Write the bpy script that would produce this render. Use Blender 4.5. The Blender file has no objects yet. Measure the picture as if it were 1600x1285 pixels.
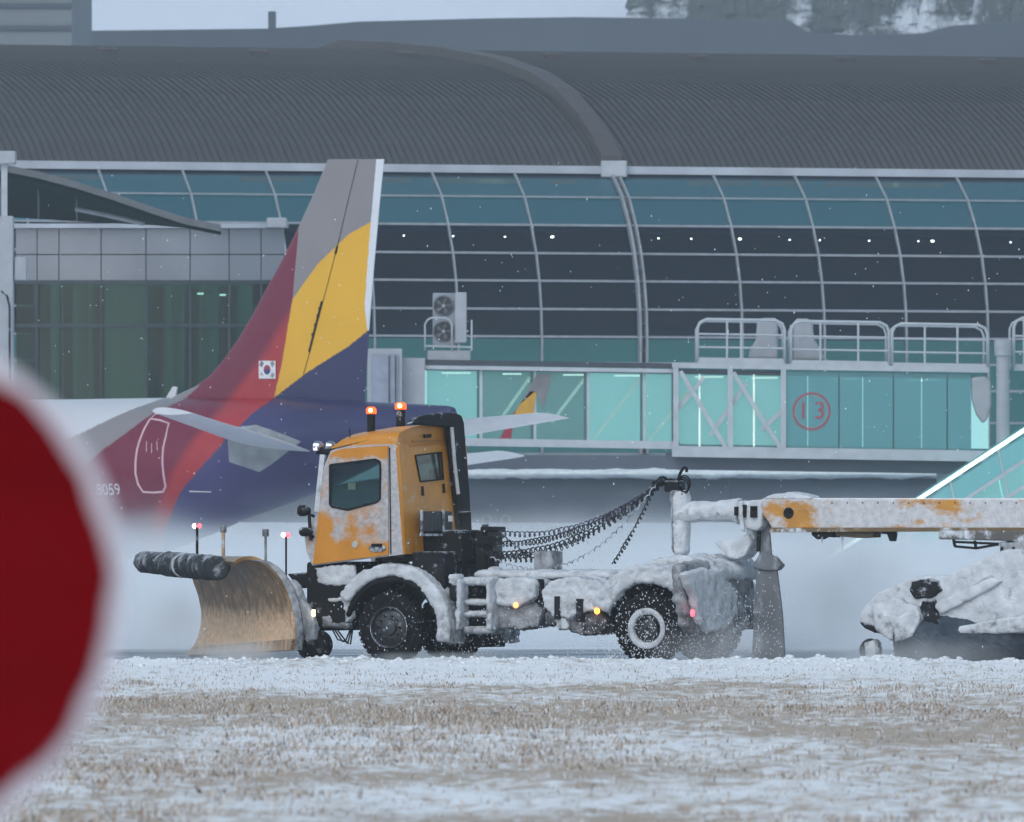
import bpy, bmesh, math, random
import numpy as np
from mathutils import Vector, Matrix, noise
from mathutils.geometry import tessellate_polygon

random.seed(7)
rng = np.random.default_rng(7)
scn = bpy.context.scene
COL = scn.collection

# ------------------------------------------------------------------ camera
F = 15750.0          # focal length in photo pixels (photo 1600 wide)
HC = 1.6             # eye height
YH = 865.0           # horizon row in the photograph
cam_d = bpy.data.cameras.new('camera')
cam = bpy.data.objects.new('camera', cam_d)
COL.objects.link(cam)
cam.location = (0, 0, HC)
cam.rotation_euler = (math.radians(90), 0, 0)
cam_d.sensor_width = 36.0
cam_d.lens = 36.0 * F / 1600.0
cam_d.shift_y = (YH - 642.5) / 1600.0
cam_d.clip_start = 1.0
cam_d.clip_end = 20000
cam_d.dof.use_dof = True
cam_d.dof.focus_distance = 149.0
cam_d.dof.aperture_fstop = 7.6
scn.camera = cam

# ------------------------------------------------------------------ light
SUN_EL, SUN_AZ = math.radians(42), math.radians(205)
world = bpy.data.worlds.new('World')
scn.world = world
world.use_nodes = True
wn = world.node_tree.nodes
wl = world.node_tree.links
wn.clear()
sky = wn.new('ShaderNodeTexSky')
sky.sky_type = 'NISHITA'
sky.sun_disc = False
sky.sun_elevation = SUN_EL
sky.sun_rotation = SUN_AZ
sky.dust_density = 1.0
hsv = wn.new('ShaderNodeHueSaturation')
hsv.inputs['Saturation'].default_value = 0.82
hsv.inputs['Hue'].default_value = 0.477
bg = wn.new('ShaderNodeBackground')
bg.inputs['Strength'].default_value = 0.10
wo = wn.new('ShaderNodeOutputWorld')
wl.new(sky.outputs[0], hsv.inputs['Color'])
wl.new(hsv.outputs[0], bg.inputs['Color'])
wl.new(bg.outputs[0], wo.inputs['Surface'])

sd = bpy.data.lights.new('sun', 'SUN')
sd.energy = 0.6
sd.angle = math.radians(40)
sd.color = (0.94, 0.97, 1.0)
sun = bpy.data.objects.new('sun', sd)
COL.objects.link(sun)
# light comes from behind and left of the camera, high in the cloud
sdir = Vector((math.sin(SUN_AZ) * math.cos(SUN_EL), math.cos(SUN_AZ) * math.cos(SUN_EL), math.sin(SUN_EL)))
sun.rotation_euler = sdir.to_track_quat('Z', 'Y').to_euler()
sun.location = (0, -20, 60)

vs = scn.view_settings
vs.view_transform = 'Standard'
vs.look = 'None'
vs.exposure = 0.70
vs.gamma = 1.0
vs.use_curve_mapping = False
cy = scn.cycles
cy.use_denoising = True
cy.use_adaptive_sampling = True
cy.adaptive_threshold = 0.03
cy.adaptive_min_samples = 12
cy.max_bounces = 8
cy.diffuse_bounces = 3
cy.glossy_bounces = 3
cy.transparent_max_bounces = 16
cy.volume_bounces = 4
cy.volume_step_rate = 4.0
cy.volume_preview_step_rate = 2.0
cy.volume_max_steps = 48
cy.caustics_reflective = False
cy.caustics_refractive = False

# ------------------------------------------------------------------ helpers
def W(px, py, Y):
    """photo pixel -> world point at depth Y"""
    return Vector(((px - 800.0) / F * Y, Y, HC + (YH - py) / F * Y))

def proj(p):
    return (800 + p[0] / p[1] * F, YH - (p[2] - HC) / p[1] * F)

def groundY(py):
    return HC * F / (py - YH)

class Frame:
    """a vehicle: u forward (left and away), v towards the camera side, z up"""
    def __init__(self, px, Y, v, ang):
        self.c, self.s = math.cos(ang), math.sin(ang)
        self.ang = ang
        # point (u=0, v) is seen at px with its origin at depth Y
        yy = Y - v * self.c
        self.ox = (px - 800) / F * yy + self.s * v
        self.oy = Y
    def S(self, px, py, v):
        k = (px - 800) / F
        u = (self.ox - self.s * v - k * self.oy + k * self.c * v) / (self.c + k * self.s)
        Y = self.oy + self.s * u - self.c * v
        return Vector((u, v, HC + (YH - py) / F * Y))
    def R(self, px, py, u):
        k = (px - 800) / F
        v = (self.ox - self.c * u - k * self.oy - k * self.s * u) / (self.s - k * self.c)
        Y = self.oy + self.s * u - self.c * v
        return Vector((u, v, HC + (YH - py) / F * Y))
    def world(self, p):
        return Vector((self.ox - self.c * p[0] - self.s * p[1], self.oy + self.s * p[0] - self.c * p[1], p[2]))
    def empty(self, name):
        o = bpy.data.objects.new(name, None)
        COL.objects.link(o)
        o.location = (self.ox, self.oy, 0)
        o.rotation_euler = (0, 0, math.pi - self.ang)
        return o

def empty(name, loc):
    o = bpy.data.objects.new(name, None)
    COL.objects.link(o)
    o.location = loc
    return o

def tag(o, label=None, cat=None, group=None, kind=None):
    if label: o['label'] = label
    if cat: o['category'] = cat
    if group: o['group'] = group
    if kind: o['kind'] = kind
    return o

class MB:
    def __init__(self):
        self.v, self.f = [], []
    def add(self, vs_, fs_):
        b = len(self.v)
        self.v += [tuple(p) for p in vs_]
        self.f += [tuple(i + b for i in f) for f in fs_]
        return self
    def box(self, x0, x1, y0, y1, z0, z1):
        return self.add([(x, y, z) for z in (z0, z1) for y in (y0, y1) for x in (x0, x1)],
                        [(0, 2, 3, 1), (4, 5, 7, 6), (0, 1, 5, 4), (2, 6, 7, 3), (0, 4, 6, 2), (1, 3, 7, 5)])
    def prism(self, pts, ext):
        n = len(pts)
        e = Vector(ext)
        a = [Vector(p) for p in pts]
        return self.add(a + [p + e for p in a],
                        [tuple(range(n))[::-1], tuple(range(n, 2 * n))] +
                        [(i, (i + 1) % n, (i + 1) % n + n, i + n) for i in range(n)])
    def plate(self, outer, holes, ext):
        loops = [[Vector(p) for p in outer]] + [[Vector(p) for p in h] for h in holes]
        flat = [p for l in loops for p in l]
        tris = tessellate_polygon(loops)
        n = len(flat)
        e = Vector(ext)
        fs_ = [tuple(t) for t in tris] + [tuple(i + n for i in t)[::-1] for t in tris]
        b = 0
        for l in loops:
            m = len(l)
            fs_ += [(b + i, b + (i + 1) % m, b + (i + 1) % m + n, b + i + n) for i in range(m)]
            b += m
        return self.add(flat + [p + e for p in flat], fs_)
    def loft(self, rings, cap=True, closed=True):
        n = len(rings[0])
        vs_ = [p for r in rings for p in r]
        fs_ = []
        for k in range(len(rings) - 1):
            for i in range(n if closed else n - 1):
                j = (i + 1) % n
                fs_.append((k * n + i, k * n + j, (k + 1) * n + j, (k + 1) * n + i))
        if cap and closed:
            fs_.append(tuple(range(n))[::-1])
            fs_.append(tuple(range((len(rings) - 1) * n, len(rings) * n)))
        return self.add(vs_, fs_)
    def tube(self, path, r, n=8):
        path = [Vector(p) for p in path]
        rings = []
        up = None
        for i, p in enumerate(path):
            d = (path[min(i + 1, len(path) - 1)] - path[max(i - 1, 0)])
            if d.length < 1e-9: d = Vector((0, 0, 1))
            d.normalize()
            if up is None:
                up = Vector((0, 0, 1)) if abs(d.z) < .9 else Vector((1, 0, 0))
            sx = d.cross(up)
            if sx.length < 1e-6: sx = d.orthogonal()
            sx.normalize()
            up = sx.cross(d).normalized()
            rr = r[i] if isinstance(r, (list, tuple)) else r
            rings.append([p + sx * (rr * math.cos(t)) + up * (rr * math.sin(t)) for t in [2 * math.pi * q / n for q in range(n)]])
        return self.loft(rings)
    def bar(self, a, b, w, h=None, up=(0, 0, 1)):
        """rectangular bar from a to b, w across, h along 'up'"""
        a, b = Vector(a), Vector(b)
        h = w if h is None else h
        d = (b - a).normalized()
        u_ = Vector(up)
        sx = d.cross(u_)
        if sx.length < 1e-4: sx = d.orthogonal()
        sx.normalize()
        u_ = sx.cross(d).normalized()
        q = [(-1, -1), (1, -1), (1, 1), (-1, 1)]
        return self.loft([[p + sx * (w / 2 * i) + u_ * (h / 2 * j) for i, j in q] for p in (a, b)])
    def lathe(self, prof, o=(0, 0, 0), axis='y', n=32, cap=True):
        rings = []
        for r, h in prof:
            ring = []
            for q in range(n):
                t = 2 * math.pi * q / n
                a, b = r * math.cos(t), r * math.sin(t)
                p = {'x': (h, a, b), 'y': (a, h, b), 'z': (a, b, h)}[axis]
                ring.append((p[0] + o[0], p[1] + o[1], p[2] + o[2]))
            rings.append(ring)
        return self.loft(rings, cap)
    def ball(self, c, r, n=12, m=8, sq=(1, 1, 1)):
        rings = []
        for k in range(m + 1):
            ph = -math.pi / 2 + math.pi * (0.02 + 0.96 * k / m)
            rings.append([(c[0] + sq[0] * r * math.cos(ph) * math.cos(2 * math.pi * q / n),
                           c[1] + sq[1] * r * math.cos(ph) * math.sin(2 * math.pi * q / n),
                           c[2] + sq[2] * r * math.sin(ph)) for q in range(n)])
        return self.loft(rings)
    def build(self, name, m, parent=None, smooth=False, bevel=0.0, fix=True, kind=None, label=None):
        me = bpy.data.meshes.new(name)
        me.from_pydata(self.v, [], self.f)
        if fix:
            bm = bmesh.new(); bm.from_mesh(me)
            bmesh.ops.recalc_face_normals(bm, faces=bm.faces)
            bm.to_mesh(me); bm.free()
        me.materials.append(m)
        o = bpy.data.objects.new(name, me)
        COL.objects.link(o)
        attach(o, parent)
        if smooth:
            for p in me.polygons: p.use_smooth = True
            if smooth == 'auto':
                try: me.set_sharp_from_angle(angle=math.radians(40))
                except Exception: pass
        if bevel:
            b = o.modifiers.new('bevel', 'BEVEL')
            b.width = bevel; b.segments = 2; b.limit_method = 'ANGLE'; b.angle_limit = math.radians(50)
        if kind: o['kind'] = kind
        if label: o['label'] = label
        return o

def attach(o, parent):
    if parent is None: return
    o.parent = parent
    if parent.get('world_children'):
        o.matrix_parent_inverse = Matrix.Translation(-Vector(parent['base']))
    elif parent.parent is not None and parent.parent.get('world_children'):
        o.matrix_parent_inverse = Matrix.Identity(4)

def wthing(name, base):
    """an Empty whose children are written in world coordinates"""
    o = empty(name, base)
    o['world_children'] = 1
    o['base'] = tuple(base)
    return o

_clouds = {}
def caked(o, voxel=0.04, amp=0.05, size=0.15):
    """lumps of stuck snow: voxel remesh plus cloud displacement"""
    r = o.modifiers.new('remesh', 'REMESH'); r.mode = 'VOXEL'; r.voxel_size = voxel
    r.use_smooth_shade = True
    for k, (a, s_) in enumerate(((amp * 1.25, size), (amp * .9, size * .42), (amp * .45, size * .16))):
        key = round(s_, 4)
        if key not in _clouds:
            t = bpy.data.textures.new('clouds', 'CLOUDS'); t.noise_scale = s_; t.noise_depth = 2
            _clouds[key] = t
        d = o.modifiers.new('displace', 'DISPLACE')
        d.texture = _clouds[key]; d.strength = a; d.mid_level = 0.45
        d.texture_coords = 'LOCAL'
    return o

# ------------------------------------------------------------------ materials
def new_mat(name):
    m = bpy.data.materials.new(name)
    m.use_nodes = True
    return m, m.node_tree.nodes, m.node_tree.links

def M(name, col, rough=.6, metal=0, var=.18, vscale=3.0, bump=0.0, bscale=30.0,
      snow=None, sscale=2.5, up=0.0, snowcol=(.62, .65, .70), sharp=.05, emit=None, estr=0, spec=.4, attr=None, stretch=None, fleck=.25, zones=None):
    m, n, l = new_mat(name)
    b = n['Principled BSDF']
    b.inputs['Roughness'].default_value = rough
    b.inputs['Metallic'].default_value = metal
    b.inputs['Specular IOR Level'].default_value = spec
    tc = n.new('ShaderNodeTexCoord')
    vec = tc.outputs['Object']
    if stretch:
        mp = n.new('ShaderNodeMapping'); mp.inputs['Scale'].default_value = stretch
        l.new(vec, mp.inputs['Vector']); vec = mp.outputs[0]
    nz = n.new('ShaderNodeTexNoise'); nz.inputs['Scale'].default_value = vscale; nz.inputs['Detail'].default_value = 5
    l.new(vec, nz.inputs['Vector'])
    mr = n.new('ShaderNodeMapRange')
    mr.inputs['From Min'].default_value = .3; mr.inputs['From Max'].default_value = .7
    mr.inputs['To Min'].default_value = 1 - var; mr.inputs['To Max'].default_value = 1 + var * .6
    l.new(nz.outputs[0], mr.inputs['Value'])
    mul = n.new('ShaderNodeVectorMath'); mul.operation = 'SCALE'
    if attr:
        at = n.new('ShaderNodeVertexColor'); at.layer_name = attr
        l.new(at.outputs[0], mul.inputs[0])
    else:
        mul.inputs[0].default_value = col
    l.new(mr.outputs[0], mul.inputs['Scale'])
    out = mul.outputs[0]
    if snow is not None:
        sn = n.new('ShaderNodeTexNoise'); sn.inputs['Scale'].default_value = sscale; sn.inputs['Detail'].default_value = 8
        sn.inputs['Roughness'].default_value = .65
        l.new(vec, sn.inputs['Vector'])
        val = sn.outputs[0]
        if up:
            g = n.new('ShaderNodeNewGeometry'); sx = n.new('ShaderNodeSeparateXYZ')
            l.new(g.outputs['Normal'], sx.inputs[0])
            ma = n.new('ShaderNodeMath'); ma.operation = 'MULTIPLY_ADD'
            l.new(sx.outputs['Z'], ma.inputs[0]); ma.inputs[1].default_value = up; l.new(val, ma.inputs[2])
            val = ma.outputs[0]
        for ax_, c0_, c1_, amt in (zones or ()):
            # where the second colour gains or loses ground: along X (forward) and Z of the vehicle
            if ax_ == 'XZ':
                (xa, xb), (za, zb) = c0_, c1_
            else:
                (xa, xb), (za, zb) = (None, None), (c0_, c1_)
            sp_ = n.new('ShaderNodeSeparateXYZ'); l.new(tc.outputs['Object'], sp_.inputs[0])
            mz = n.new('ShaderNodeMapRange'); mz.inputs['From Min'].default_value = za; mz.inputs['From Max'].default_value = zb
            l.new(sp_.outputs['Z'], mz.inputs['Value'])
            w__ = mz.outputs[0]
            if xa is not None:
                mxx = n.new('ShaderNodeMapRange'); mxx.inputs['From Min'].default_value = xa; mxx.inputs['From Max'].default_value = xb
                l.new(sp_.outputs['X'], mxx.inputs['Value'])
                mm = n.new('ShaderNodeMath'); mm.operation = 'MULTIPLY'; l.new(w__, mm.inputs[0]); l.new(mxx.outputs[0], mm.inputs[1]); w__ = mm.outputs[0]
            ma2 = n.new('ShaderNodeMath'); ma2.operation = 'MULTIPLY_ADD'; l.new(w__, ma2.inputs[0]); ma2.inputs[1].default_value = amt; l.new(val, ma2.inputs[2])
            val = ma2.outputs[0]
        m2 = n.new('ShaderNodeMapRange'); t = 1 - snow
        m2.inputs['From Min'].default_value = t - sharp; m2.inputs['From Max'].default_value = t + sharp
        l.new(val, m2.inputs['Value'])
        mx = n.new('ShaderNodeMix'); mx.data_type = 'RGBA'
        fk = n.new('ShaderNodeTexNoise'); fk.inputs['Scale'].default_value = 13; fk.inputs['Detail'].default_value = 6; fk.inputs['Roughness'].default_value = .75
        l.new(tc.outputs['Object'], fk.inputs['Vector'])
        fr = n.new('ShaderNodeMapRange'); fr.inputs['From Min'].default_value = .35; fr.inputs['From Max'].default_value = .62
        fr.inputs['To Min'].default_value = 1 - fleck; fr.inputs['To Max'].default_value = 1.08
        l.new(fk.outputs[0], fr.inputs['Value'])
        sc2 = n.new('ShaderNodeVectorMath'); sc2.operation = 'SCALE'; sc2.inputs[0].default_value = snowcol
        l.new(fr.outputs[0], sc2.inputs['Scale'])
        l.new(m2.outputs[0], mx.inputs[0]); l.new(out, mx.inputs[6]); l.new(sc2.outputs[0], mx.inputs[7])
        out = mx.outputs[2]
    l.new(out, b.inputs['Base Color'])
    if bump:
        bn = n.new('ShaderNodeTexNoise'); bn.inputs['Scale'].default_value = bscale; bn.inputs['Detail'].default_value = 6
        l.new(vec, bn.inputs['Vector'])
        bp = n.new('ShaderNodeBump'); bp.inputs['Strength'].default_value = bump; bp.inputs['Distance'].default_value = .02
        l.new(bn.outputs[0], bp.inputs['Height']); l.new(bp.outputs[0], b.inputs['Normal'])
    if emit:
        b.inputs['Emission Color'].default_value = (*emit, 1)
        b.inputs['Emission Strength'].default_value = estr
    return m

def glass(name, tint, body, through=.6, rough=.06, emit=None, estr=0):
    """tinted pane: part see-through, part reflecting body"""
    m, n, l = new_mat(name)
    b = n['Principled BSDF']
    b.inputs['Base Color'].default_value = (*body, 1)
    b.inputs['Roughness'].default_value = rough
    if emit:
        b.inputs['Emission Color'].default_value = (*emit, 1); b.inputs['Emission Strength'].default_value = estr
    t = n.new('ShaderNodeBsdfTransparent'); t.inputs[0].default_value = (*tint, 1)
    mx = n.new('ShaderNodeMixShader')
    fr = n.new('ShaderNodeLayerWeight'); fr.inputs[0].default_value = .25
    mr = n.new('ShaderNodeMapRange'); mr.inputs['To Min'].default_value = through; mr.inputs['To Max'].default_value = through * .2
    l.new(fr.outputs['Fresnel'], mr.inputs['Value'])
    l.new(mr.outputs[0], mx.inputs[0]); l.new(b.outputs[0], mx.inputs[1]); l.new(t.outputs[0], mx.inputs[2])
    l.new(mx.outputs[0], n['Material Output'].inputs['Surface'])
    return m

def lampm(name, col, st):
    m, n, l = new_mat(name)
    b = n['Principled BSDF']
    b.inputs['Base Color'].default_value = (*col, 1)
    b.inputs['Emission Color'].default_value = (*col, 1)
    b.inputs['Emission Strength'].default_value = st
    return m

SNOWC = (.74, .78, .84)
MT = dict(
    orange=M('cab_orange', (.60, .235, .018), .42, var=.12, snow=.36, sscale=6, snowcol=(.5, .42, .34)),
    orange_door=M('door_orange', (.60, .235, .018), .5, var=.12, snow=.585, sscale=3, snowcol=(.48, .45, .45), sharp=.10, fleck=.35, zones=(('Z', 1.85, 1.66, -.34), ('XZ', (.85, 1.02), (2.25, 2.05), -.34), ('Z', 2.98, 3.06, -.25))),
    orange_snow=M('frame_snowed', (.60, .235, .018), .6, var=.1, snow=.66, sscale=4, snowcol=(.50, .485, .495), sharp=.08, fleck=.35),
    black=M('black_plastic', (.009, .009, .010), .7, spec=.2, snow=.35, sscale=5, up=.12, snowcol=(.45, .47, .5)),
    black_clean=M('black_trim', (.007, .007, .008), .65, spec=.2),
    rubber=M('tyre_rubber', (.009, .009, .010), .9, spec=.15, var=.3, snow=.35, sscale=18, snowcol=(.4, .42, .45), sharp=.04, bump=.3),
    rim=M('rim_steel', (.045, .047, .052), .5, metal=.3, snow=.37, sscale=9, snowcol=(.3, .32, .35)),
    rim_white=M('rim_snowed', (.07, .075, .08), .7, snow=.52, sscale=7, snowcol=(.52, .55, .6)),
    cake=M('caked_snow', (.60, .62, .65), .95, var=.2, vscale=6, snow=.335, sscale=4.5, snowcol=(.13, .13, .135), sharp=.10, bump=.7, bscale=35, fleck=.3, zones=(('Z', .85, .45, .10),)),  # dark patches increase towards the bottom
    cake_dirty=M('caked_grey_snow', (.40, .415, .44), .95, var=.3, vscale=5, snow=.42, sscale=4.5, snowcol=(.06, .06, .065), sharp=.14, bump=.8, bscale=35, fleck=.4, zones=(('Z', .80, .40, .10),)),  # greyer, with more dark patches low down
    dark=M('dark_steel', (.013, .0135, .016), .75, spec=.2, snow=.38, sscale=6, up=.2, snowcol=(.36, .38, .42)),
    chrome=M('bright_steel', (.5, .5, .52), .25, metal=1, snow=.4, sscale=8),
    cabglass=glass('cab_glass', (.42, .62, .62), (.02, .035, .037), .86),
    interior=M('cab_interior', (.012, .013, .014), .9),
    blade=M('blade_steel', (.25, .135, .045), .36, metal=.15, var=.4, vscale=3.5, snow=.38, sscale=6.5, snowcol=(.86, .54, .30), sharp=.15, bump=.15, bscale=14, stretch=(1.2, 1.2, .7), fleck=.4, zones=(('Z', .84, .56, .33), ('Z', .27, .12, -.16), ('Z', .85, 1.4, -.08))),  # copper scoured low down; browner top puts inner shading into the colour
    blade_low=M('blade_scoured', (.60, .38, .22), .38, metal=.2, var=.5, vscale=4, snow=.47, sscale=3.5, snowcol=(.22, .12, .06), sharp=.10, stretch=(1.6, 1.6, .35)),
    deflector=M('rubber_deflector', (.022, .024, .028), .75, snow=.36, sscale=5, up=.16, snowcol=(.42, .44, .48), sharp=.1),
    boom=M('boom_yellow', (.52, .24, .04), .6, snow=.565, sscale=1.35, snowcol=(.56, .555, .57), sharp=.05, stretch=(1, 1, 1.6), fleck=.22),
    snow_thick=M('snow_heap', (.78, .80, .82), .95, var=.15, vscale=4, bump=.4, bscale=20),
    brush=M('brush_bristles', (.05, .066, .088), .95, var=.3, vscale=4, snow=.36, sscale=3, snowcol=(.14, .16, .19), sharp=.12),
    flap=M('grey_rubber', (.17, .18, .195), .9, var=.25, vscale=3, snow=.42, sscale=7, snowcol=(.3, .32, .35), stretch=(1, 1, .4)),
    amber=lampm('amber_lamp', (1.0, .33, .03), 4),
    amber_low=lampm('amber_marker', (1.0, .38, .14), 1.3),
    red=lampm('red_lamp', (1.0, .05, .03), 3.5),
    redpink=lampm('red_marker', (1.0, .07, .10), 2.6),
    white_lamp=lampm('white_lamp', (1.0, .93, .85), 5),
    livery=M('livery_paint', (1, 1, 1), .38, var=.05, vscale=.8, attr='paint'),
    air_white=M('aircraft_white', (.62, .63, .66), .4, var=.06),
    air_grey=M('aircraft_grey', (.36, .37, .39), .45, var=.08),
    air_line=M('door_outline_paint', (.62, .42, .46), .5),
    lettering=M('lettering_paint', (.6, .6, .63), .5),
    roof=M('roof_metal', (.088, .091, .094), .55, metal=.1, var=.16, vscale=.12),
    seam=M('roof_seam', (.062, .065, .069), .6, var=.1),
    roofbeam=M('roof_beam', (.085, .078, .08), .6, var=.1),
    gutter=M('gutter_white', (.42, .45, .5), .5, var=.2, vscale=.6),
    mull=M('mullion_white', (.30, .32, .35), .5),
    tglass=glass('terminal_glass', (.50, .70, .78), (.010, .026, .045), .70, rough=.2),
    backteal=M('lit_hall_wall', (.12, .30, .31), .8, var=.3, vscale=.25, emit=(.12, .36, .42), estr=1.15),  # glow in the wall stands in for the hall lighting
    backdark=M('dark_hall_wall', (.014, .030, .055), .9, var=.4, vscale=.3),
    backgreen=M('lower_hall_wall', (.14, .26, .25), .8, var=.3, vscale=.3, emit=(.16, .45, .42), estr=.26),  # weak glow stands in for light in the lower hall
    downlight=lampm('downlight', (1, .9, .75), 12),
    tubelight=lampm('glow_strip', (.85, 1, .9), .9),
    bpane=glass('bridge_glass', (.58, .78, .78), (.17, .32, .33), .62, rough=.15),
    bpane_deep=glass('bridge_glass_deep', (.40, .66, .69), (.17, .38, .41), .52, rough=.15),
    bwall=M('bridge_inside', (.30, .50, .49), .8, var=.15, vscale=.5, emit=(.32, .64, .65), estr=.60),  # walls glow in place of lamplight inside the bridge
    bframe=M('bridge_frame_white', (.44, .47, .50), .5, var=.12),
    bwhite=M('bridge_white_panel', (.37, .39, .42), .6, var=.1),
    bdark=M('bridge_dark_gap', (.06, .07, .085), .8),
    annex_panel=M('annex_panel', (.24, .255, .29), .28, metal=.35, var=.22, vscale=.18),
    annex_glass=glass('annex_glass', (.40, .58, .54), (.03, .05, .05), .6),
    annex_mull=M('annex_mullion', (.045, .06, .068), .6),
    annex_back=M('annex_inside', (.10, .20, .185), .9, var=.8, vscale=.5, stretch=(1, 1, .05), emit=(.10, .30, .29), estr=.55),  # wall glows in place of room lighting
    canopy=M('canopy_green', (.003, .022, .018), .8, spec=.05, var=.4, vscale=.3),
    canopy_edge=M('canopy_edge', (.12, .13, .14), .6),
    concrete=M('wall_bluegrey', (.105, .125, .155), .8, var=.12, vscale=.2),
    wall_white=M('wall_pale', (.5, .53, .58), .8, var=.1),
    signred=M('sign_red', (.155, .0008, .003), .8, spec=.08, var=.14, vscale=2.5, stretch=(.3, 1, 3)),
    signwhite=M('sign_white', (.62, .56, .60), .6, var=.05),
    galv=M('galvanised_pole', (.3, .31, .33), .4, metal=.7),
    acfan=M('fan_dark', (.05, .055, .06), .7),
    farwall=M('far_wall_grey', (.075, .095, .118), .8, var=.2, vscale=.05),
    farpale=M('far_wall_pale', (.18, .20, .215), .8, var=.1, vscale=.1),
    bark=M('bark', (.06, .06, .065), .9),
    needle=M('dark_needles', (.025, .038, .036), .9, snow=.40, sscale=.15, up=.1, snowcol=(.5, .54, .58)),
)

# =================================================================== GROUND
def snow_ground_mat():
    m, n, l = new_mat('snow_ground')
    b = n['Principled BSDF']; b.inputs['Roughness'].default_value = .9
    tc = n.new('ShaderNodeTexCoord')
    mp = n.new('ShaderNodeMapping'); mp.inputs['Scale'].default_value = (.6, .25, 1)
    l.new(tc.outputs['Object'], mp.inputs[0])
    a = n.new('ShaderNodeTexNoise'); a.inputs['Scale'].default_value = .8; a.inputs['Detail'].default_value = 8
    l.new(mp.outputs[0], a.inputs[0])
    r = n.new('ShaderNodeValToRGB')
    r.color_ramp.elements[0].position = .3; r.color_ramp.elements[0].color = (.56, .60, .67, 1)
    r.color_ramp.elements[1].position = .65; r.color_ramp.elements[1].color = (.76, .80, .86, 1)
    l.new(a.outputs[0], r.inputs[0]); l.new(r.outputs[0], b.inputs['Base Color'])
    return m

def verge_mat():
    m, n, l = new_mat('snowy_verge')
    b = n['Principled BSDF']; b.inputs['Roughness'].default_value = .95
    tc = n.new('ShaderNodeTexCoord')
    def nzz(sc, st, det=6):
        mp = n.new('ShaderNodeMapping'); mp.inputs['Scale'].default_value = st
        l.new(tc.outputs['Object'], mp.inputs[0])
        a = n.new('ShaderNodeTexNoise'); a.inputs['Scale'].default_value = sc; a.inputs['Detail'].default_value = det
        a.inputs['Roughness'].default_value = .62
        l.new(mp.outputs[0], a.inputs[0]); return a.outputs[0]
    big = nzz(.55, (.35, .12, 1), 5)
    sy = n.new('ShaderNodeSeparateXYZ'); l.new(tc.outputs['Object'], sy.inputs[0])
    def ramp(a_, b_):
        q_ = n.new('ShaderNodeMapRange'); q_.interpolation_type = 'SMOOTHSTEP'
        q_.inputs['From Min'].default_value = a_; q_.inputs['From Max'].default_value = b_
        l.new(sy.outputs['Y'], q_.inputs['Value']); return q_.outputs[0]
    def madd(v_, amt, base_):
        q_ = n.new('ShaderNodeMath'); q_.operation = 'MULTIPLY_ADD'; l.new(v_, q_.inputs[0]); q_.inputs[1].default_value = amt; l.new(base_, q_.inputs[2]); return q_.outputs[0]
    pr_ = n.new('ShaderNodeMath'); pr_.operation = 'MULTIPLY'; l.new(ramp(82, 95), pr_.inputs[0]); l.new(ramp(114, 101), pr_.inputs[1])
    big = madd(pr_.outputs[0], .05, big)          # mown strip where the straw shows most
    big = madd(ramp(108, 134), -.17, big)         # deeper snow thrown off the taxiway
    fine = nzz(5.0, (1, .45, 1), 8)
    add = n.new('ShaderNodeMath'); add.operation = 'MULTIPLY_ADD'
    l.new(fine, add.inputs[0]); add.inputs[1].default_value = .8; l.new(big, add.inputs[2])
    r = n.new('ShaderNodeValToRGB'); e = r.color_ramp
    e.elements[0].position = .77; e.elements[0].color = (.86, .86, .87, 1)
    e.elements[1].position = .98; e.elements[1].color = (.45, .36, .285, 1)
    x = e.elements.new(.87); x.color = (.71, .685, .665, 1)
    l.new(add.outputs[0], r.inputs[0]); l.new(r.outputs[0], b.inputs['Base Color'])
    return m

MT['snowground'] = snow_ground_mat()
MT['verge'] = verge_mat()
MT['wet'] = M('wet_tarmac', (.075, .088, .11), .55, var=.3, vscale=.7, snow=.46, sscale=1.1, snowcol=(.58, .63, .70), sharp=.10, stretch=(.25, .9, 1))

g = MB()
g.add([(-6000, -500, -.02), (6000, -500, -.02), (6000, 9000, -.02), (-6000, 9000, -.02)], [(0, 1, 2, 3)])
tag(g.build('ground', MT['snowground']), kind='structure')

Y_EDGE = groundY(1040)      # near edge of the taxiway
g = MB()
g.add([(-150, Y_EDGE - 2, .0), (150, Y_EDGE - 2, .0), (150, Y_EDGE + 24, .0), (-150, Y_EDGE + 24, .0)], [(0, 1, 2, 3)])
tag(g.build('taxiway', MT['wet']), kind='structure')

# packed snow strip the trucks have not reached yet
def hump(x, y):
    return noise.fractal(Vector((x * .45, y * .22, 3.1)), 1.0, 2.0, 5)

def sheet(name, x0, x1, y0, y1, nx, ny, hfun, m):
    xs = np.linspace(x0, x1, nx); ys = np.linspace(y0, y1, ny)
    v = [(x, y, hfun(x, y)) for y in ys for x in xs]
    f = [(j * nx + i, j * nx + i + 1, (j + 1) * nx + i + 1, (j + 1) * nx + i) for j in range(ny - 1) for i in range(nx - 1)]
    b = MB(); b.v = v; b.f = f
    return b.build(name, m, smooth=True, fix=False)

def verge_h(x, y):
    h = .03 + .05 * noise.fractal(Vector((x * .9, y * .35, 0)), .8, 2.0, 5) + .022 * noise.noise(Vector((x * 4.5, y * 1.9, 4)))
    t = min(1, max(0, (Y_EDGE - y) / 1.2))
    # small bank of thrown snow along the tarmac
    d = (Y_EDGE - 3.0 - y) / 3.0
    h += .075 * math.exp(-d * d) * (1 + .8 * noise.noise(Vector((x * 2.2, y * .8, 9))))
    return h * t - .015 * (1 - t)
tag(sheet('verge', -16, 16, 46, Y_EDGE, 420, 620, verge_h, MT['verge']), kind='structure')

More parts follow.
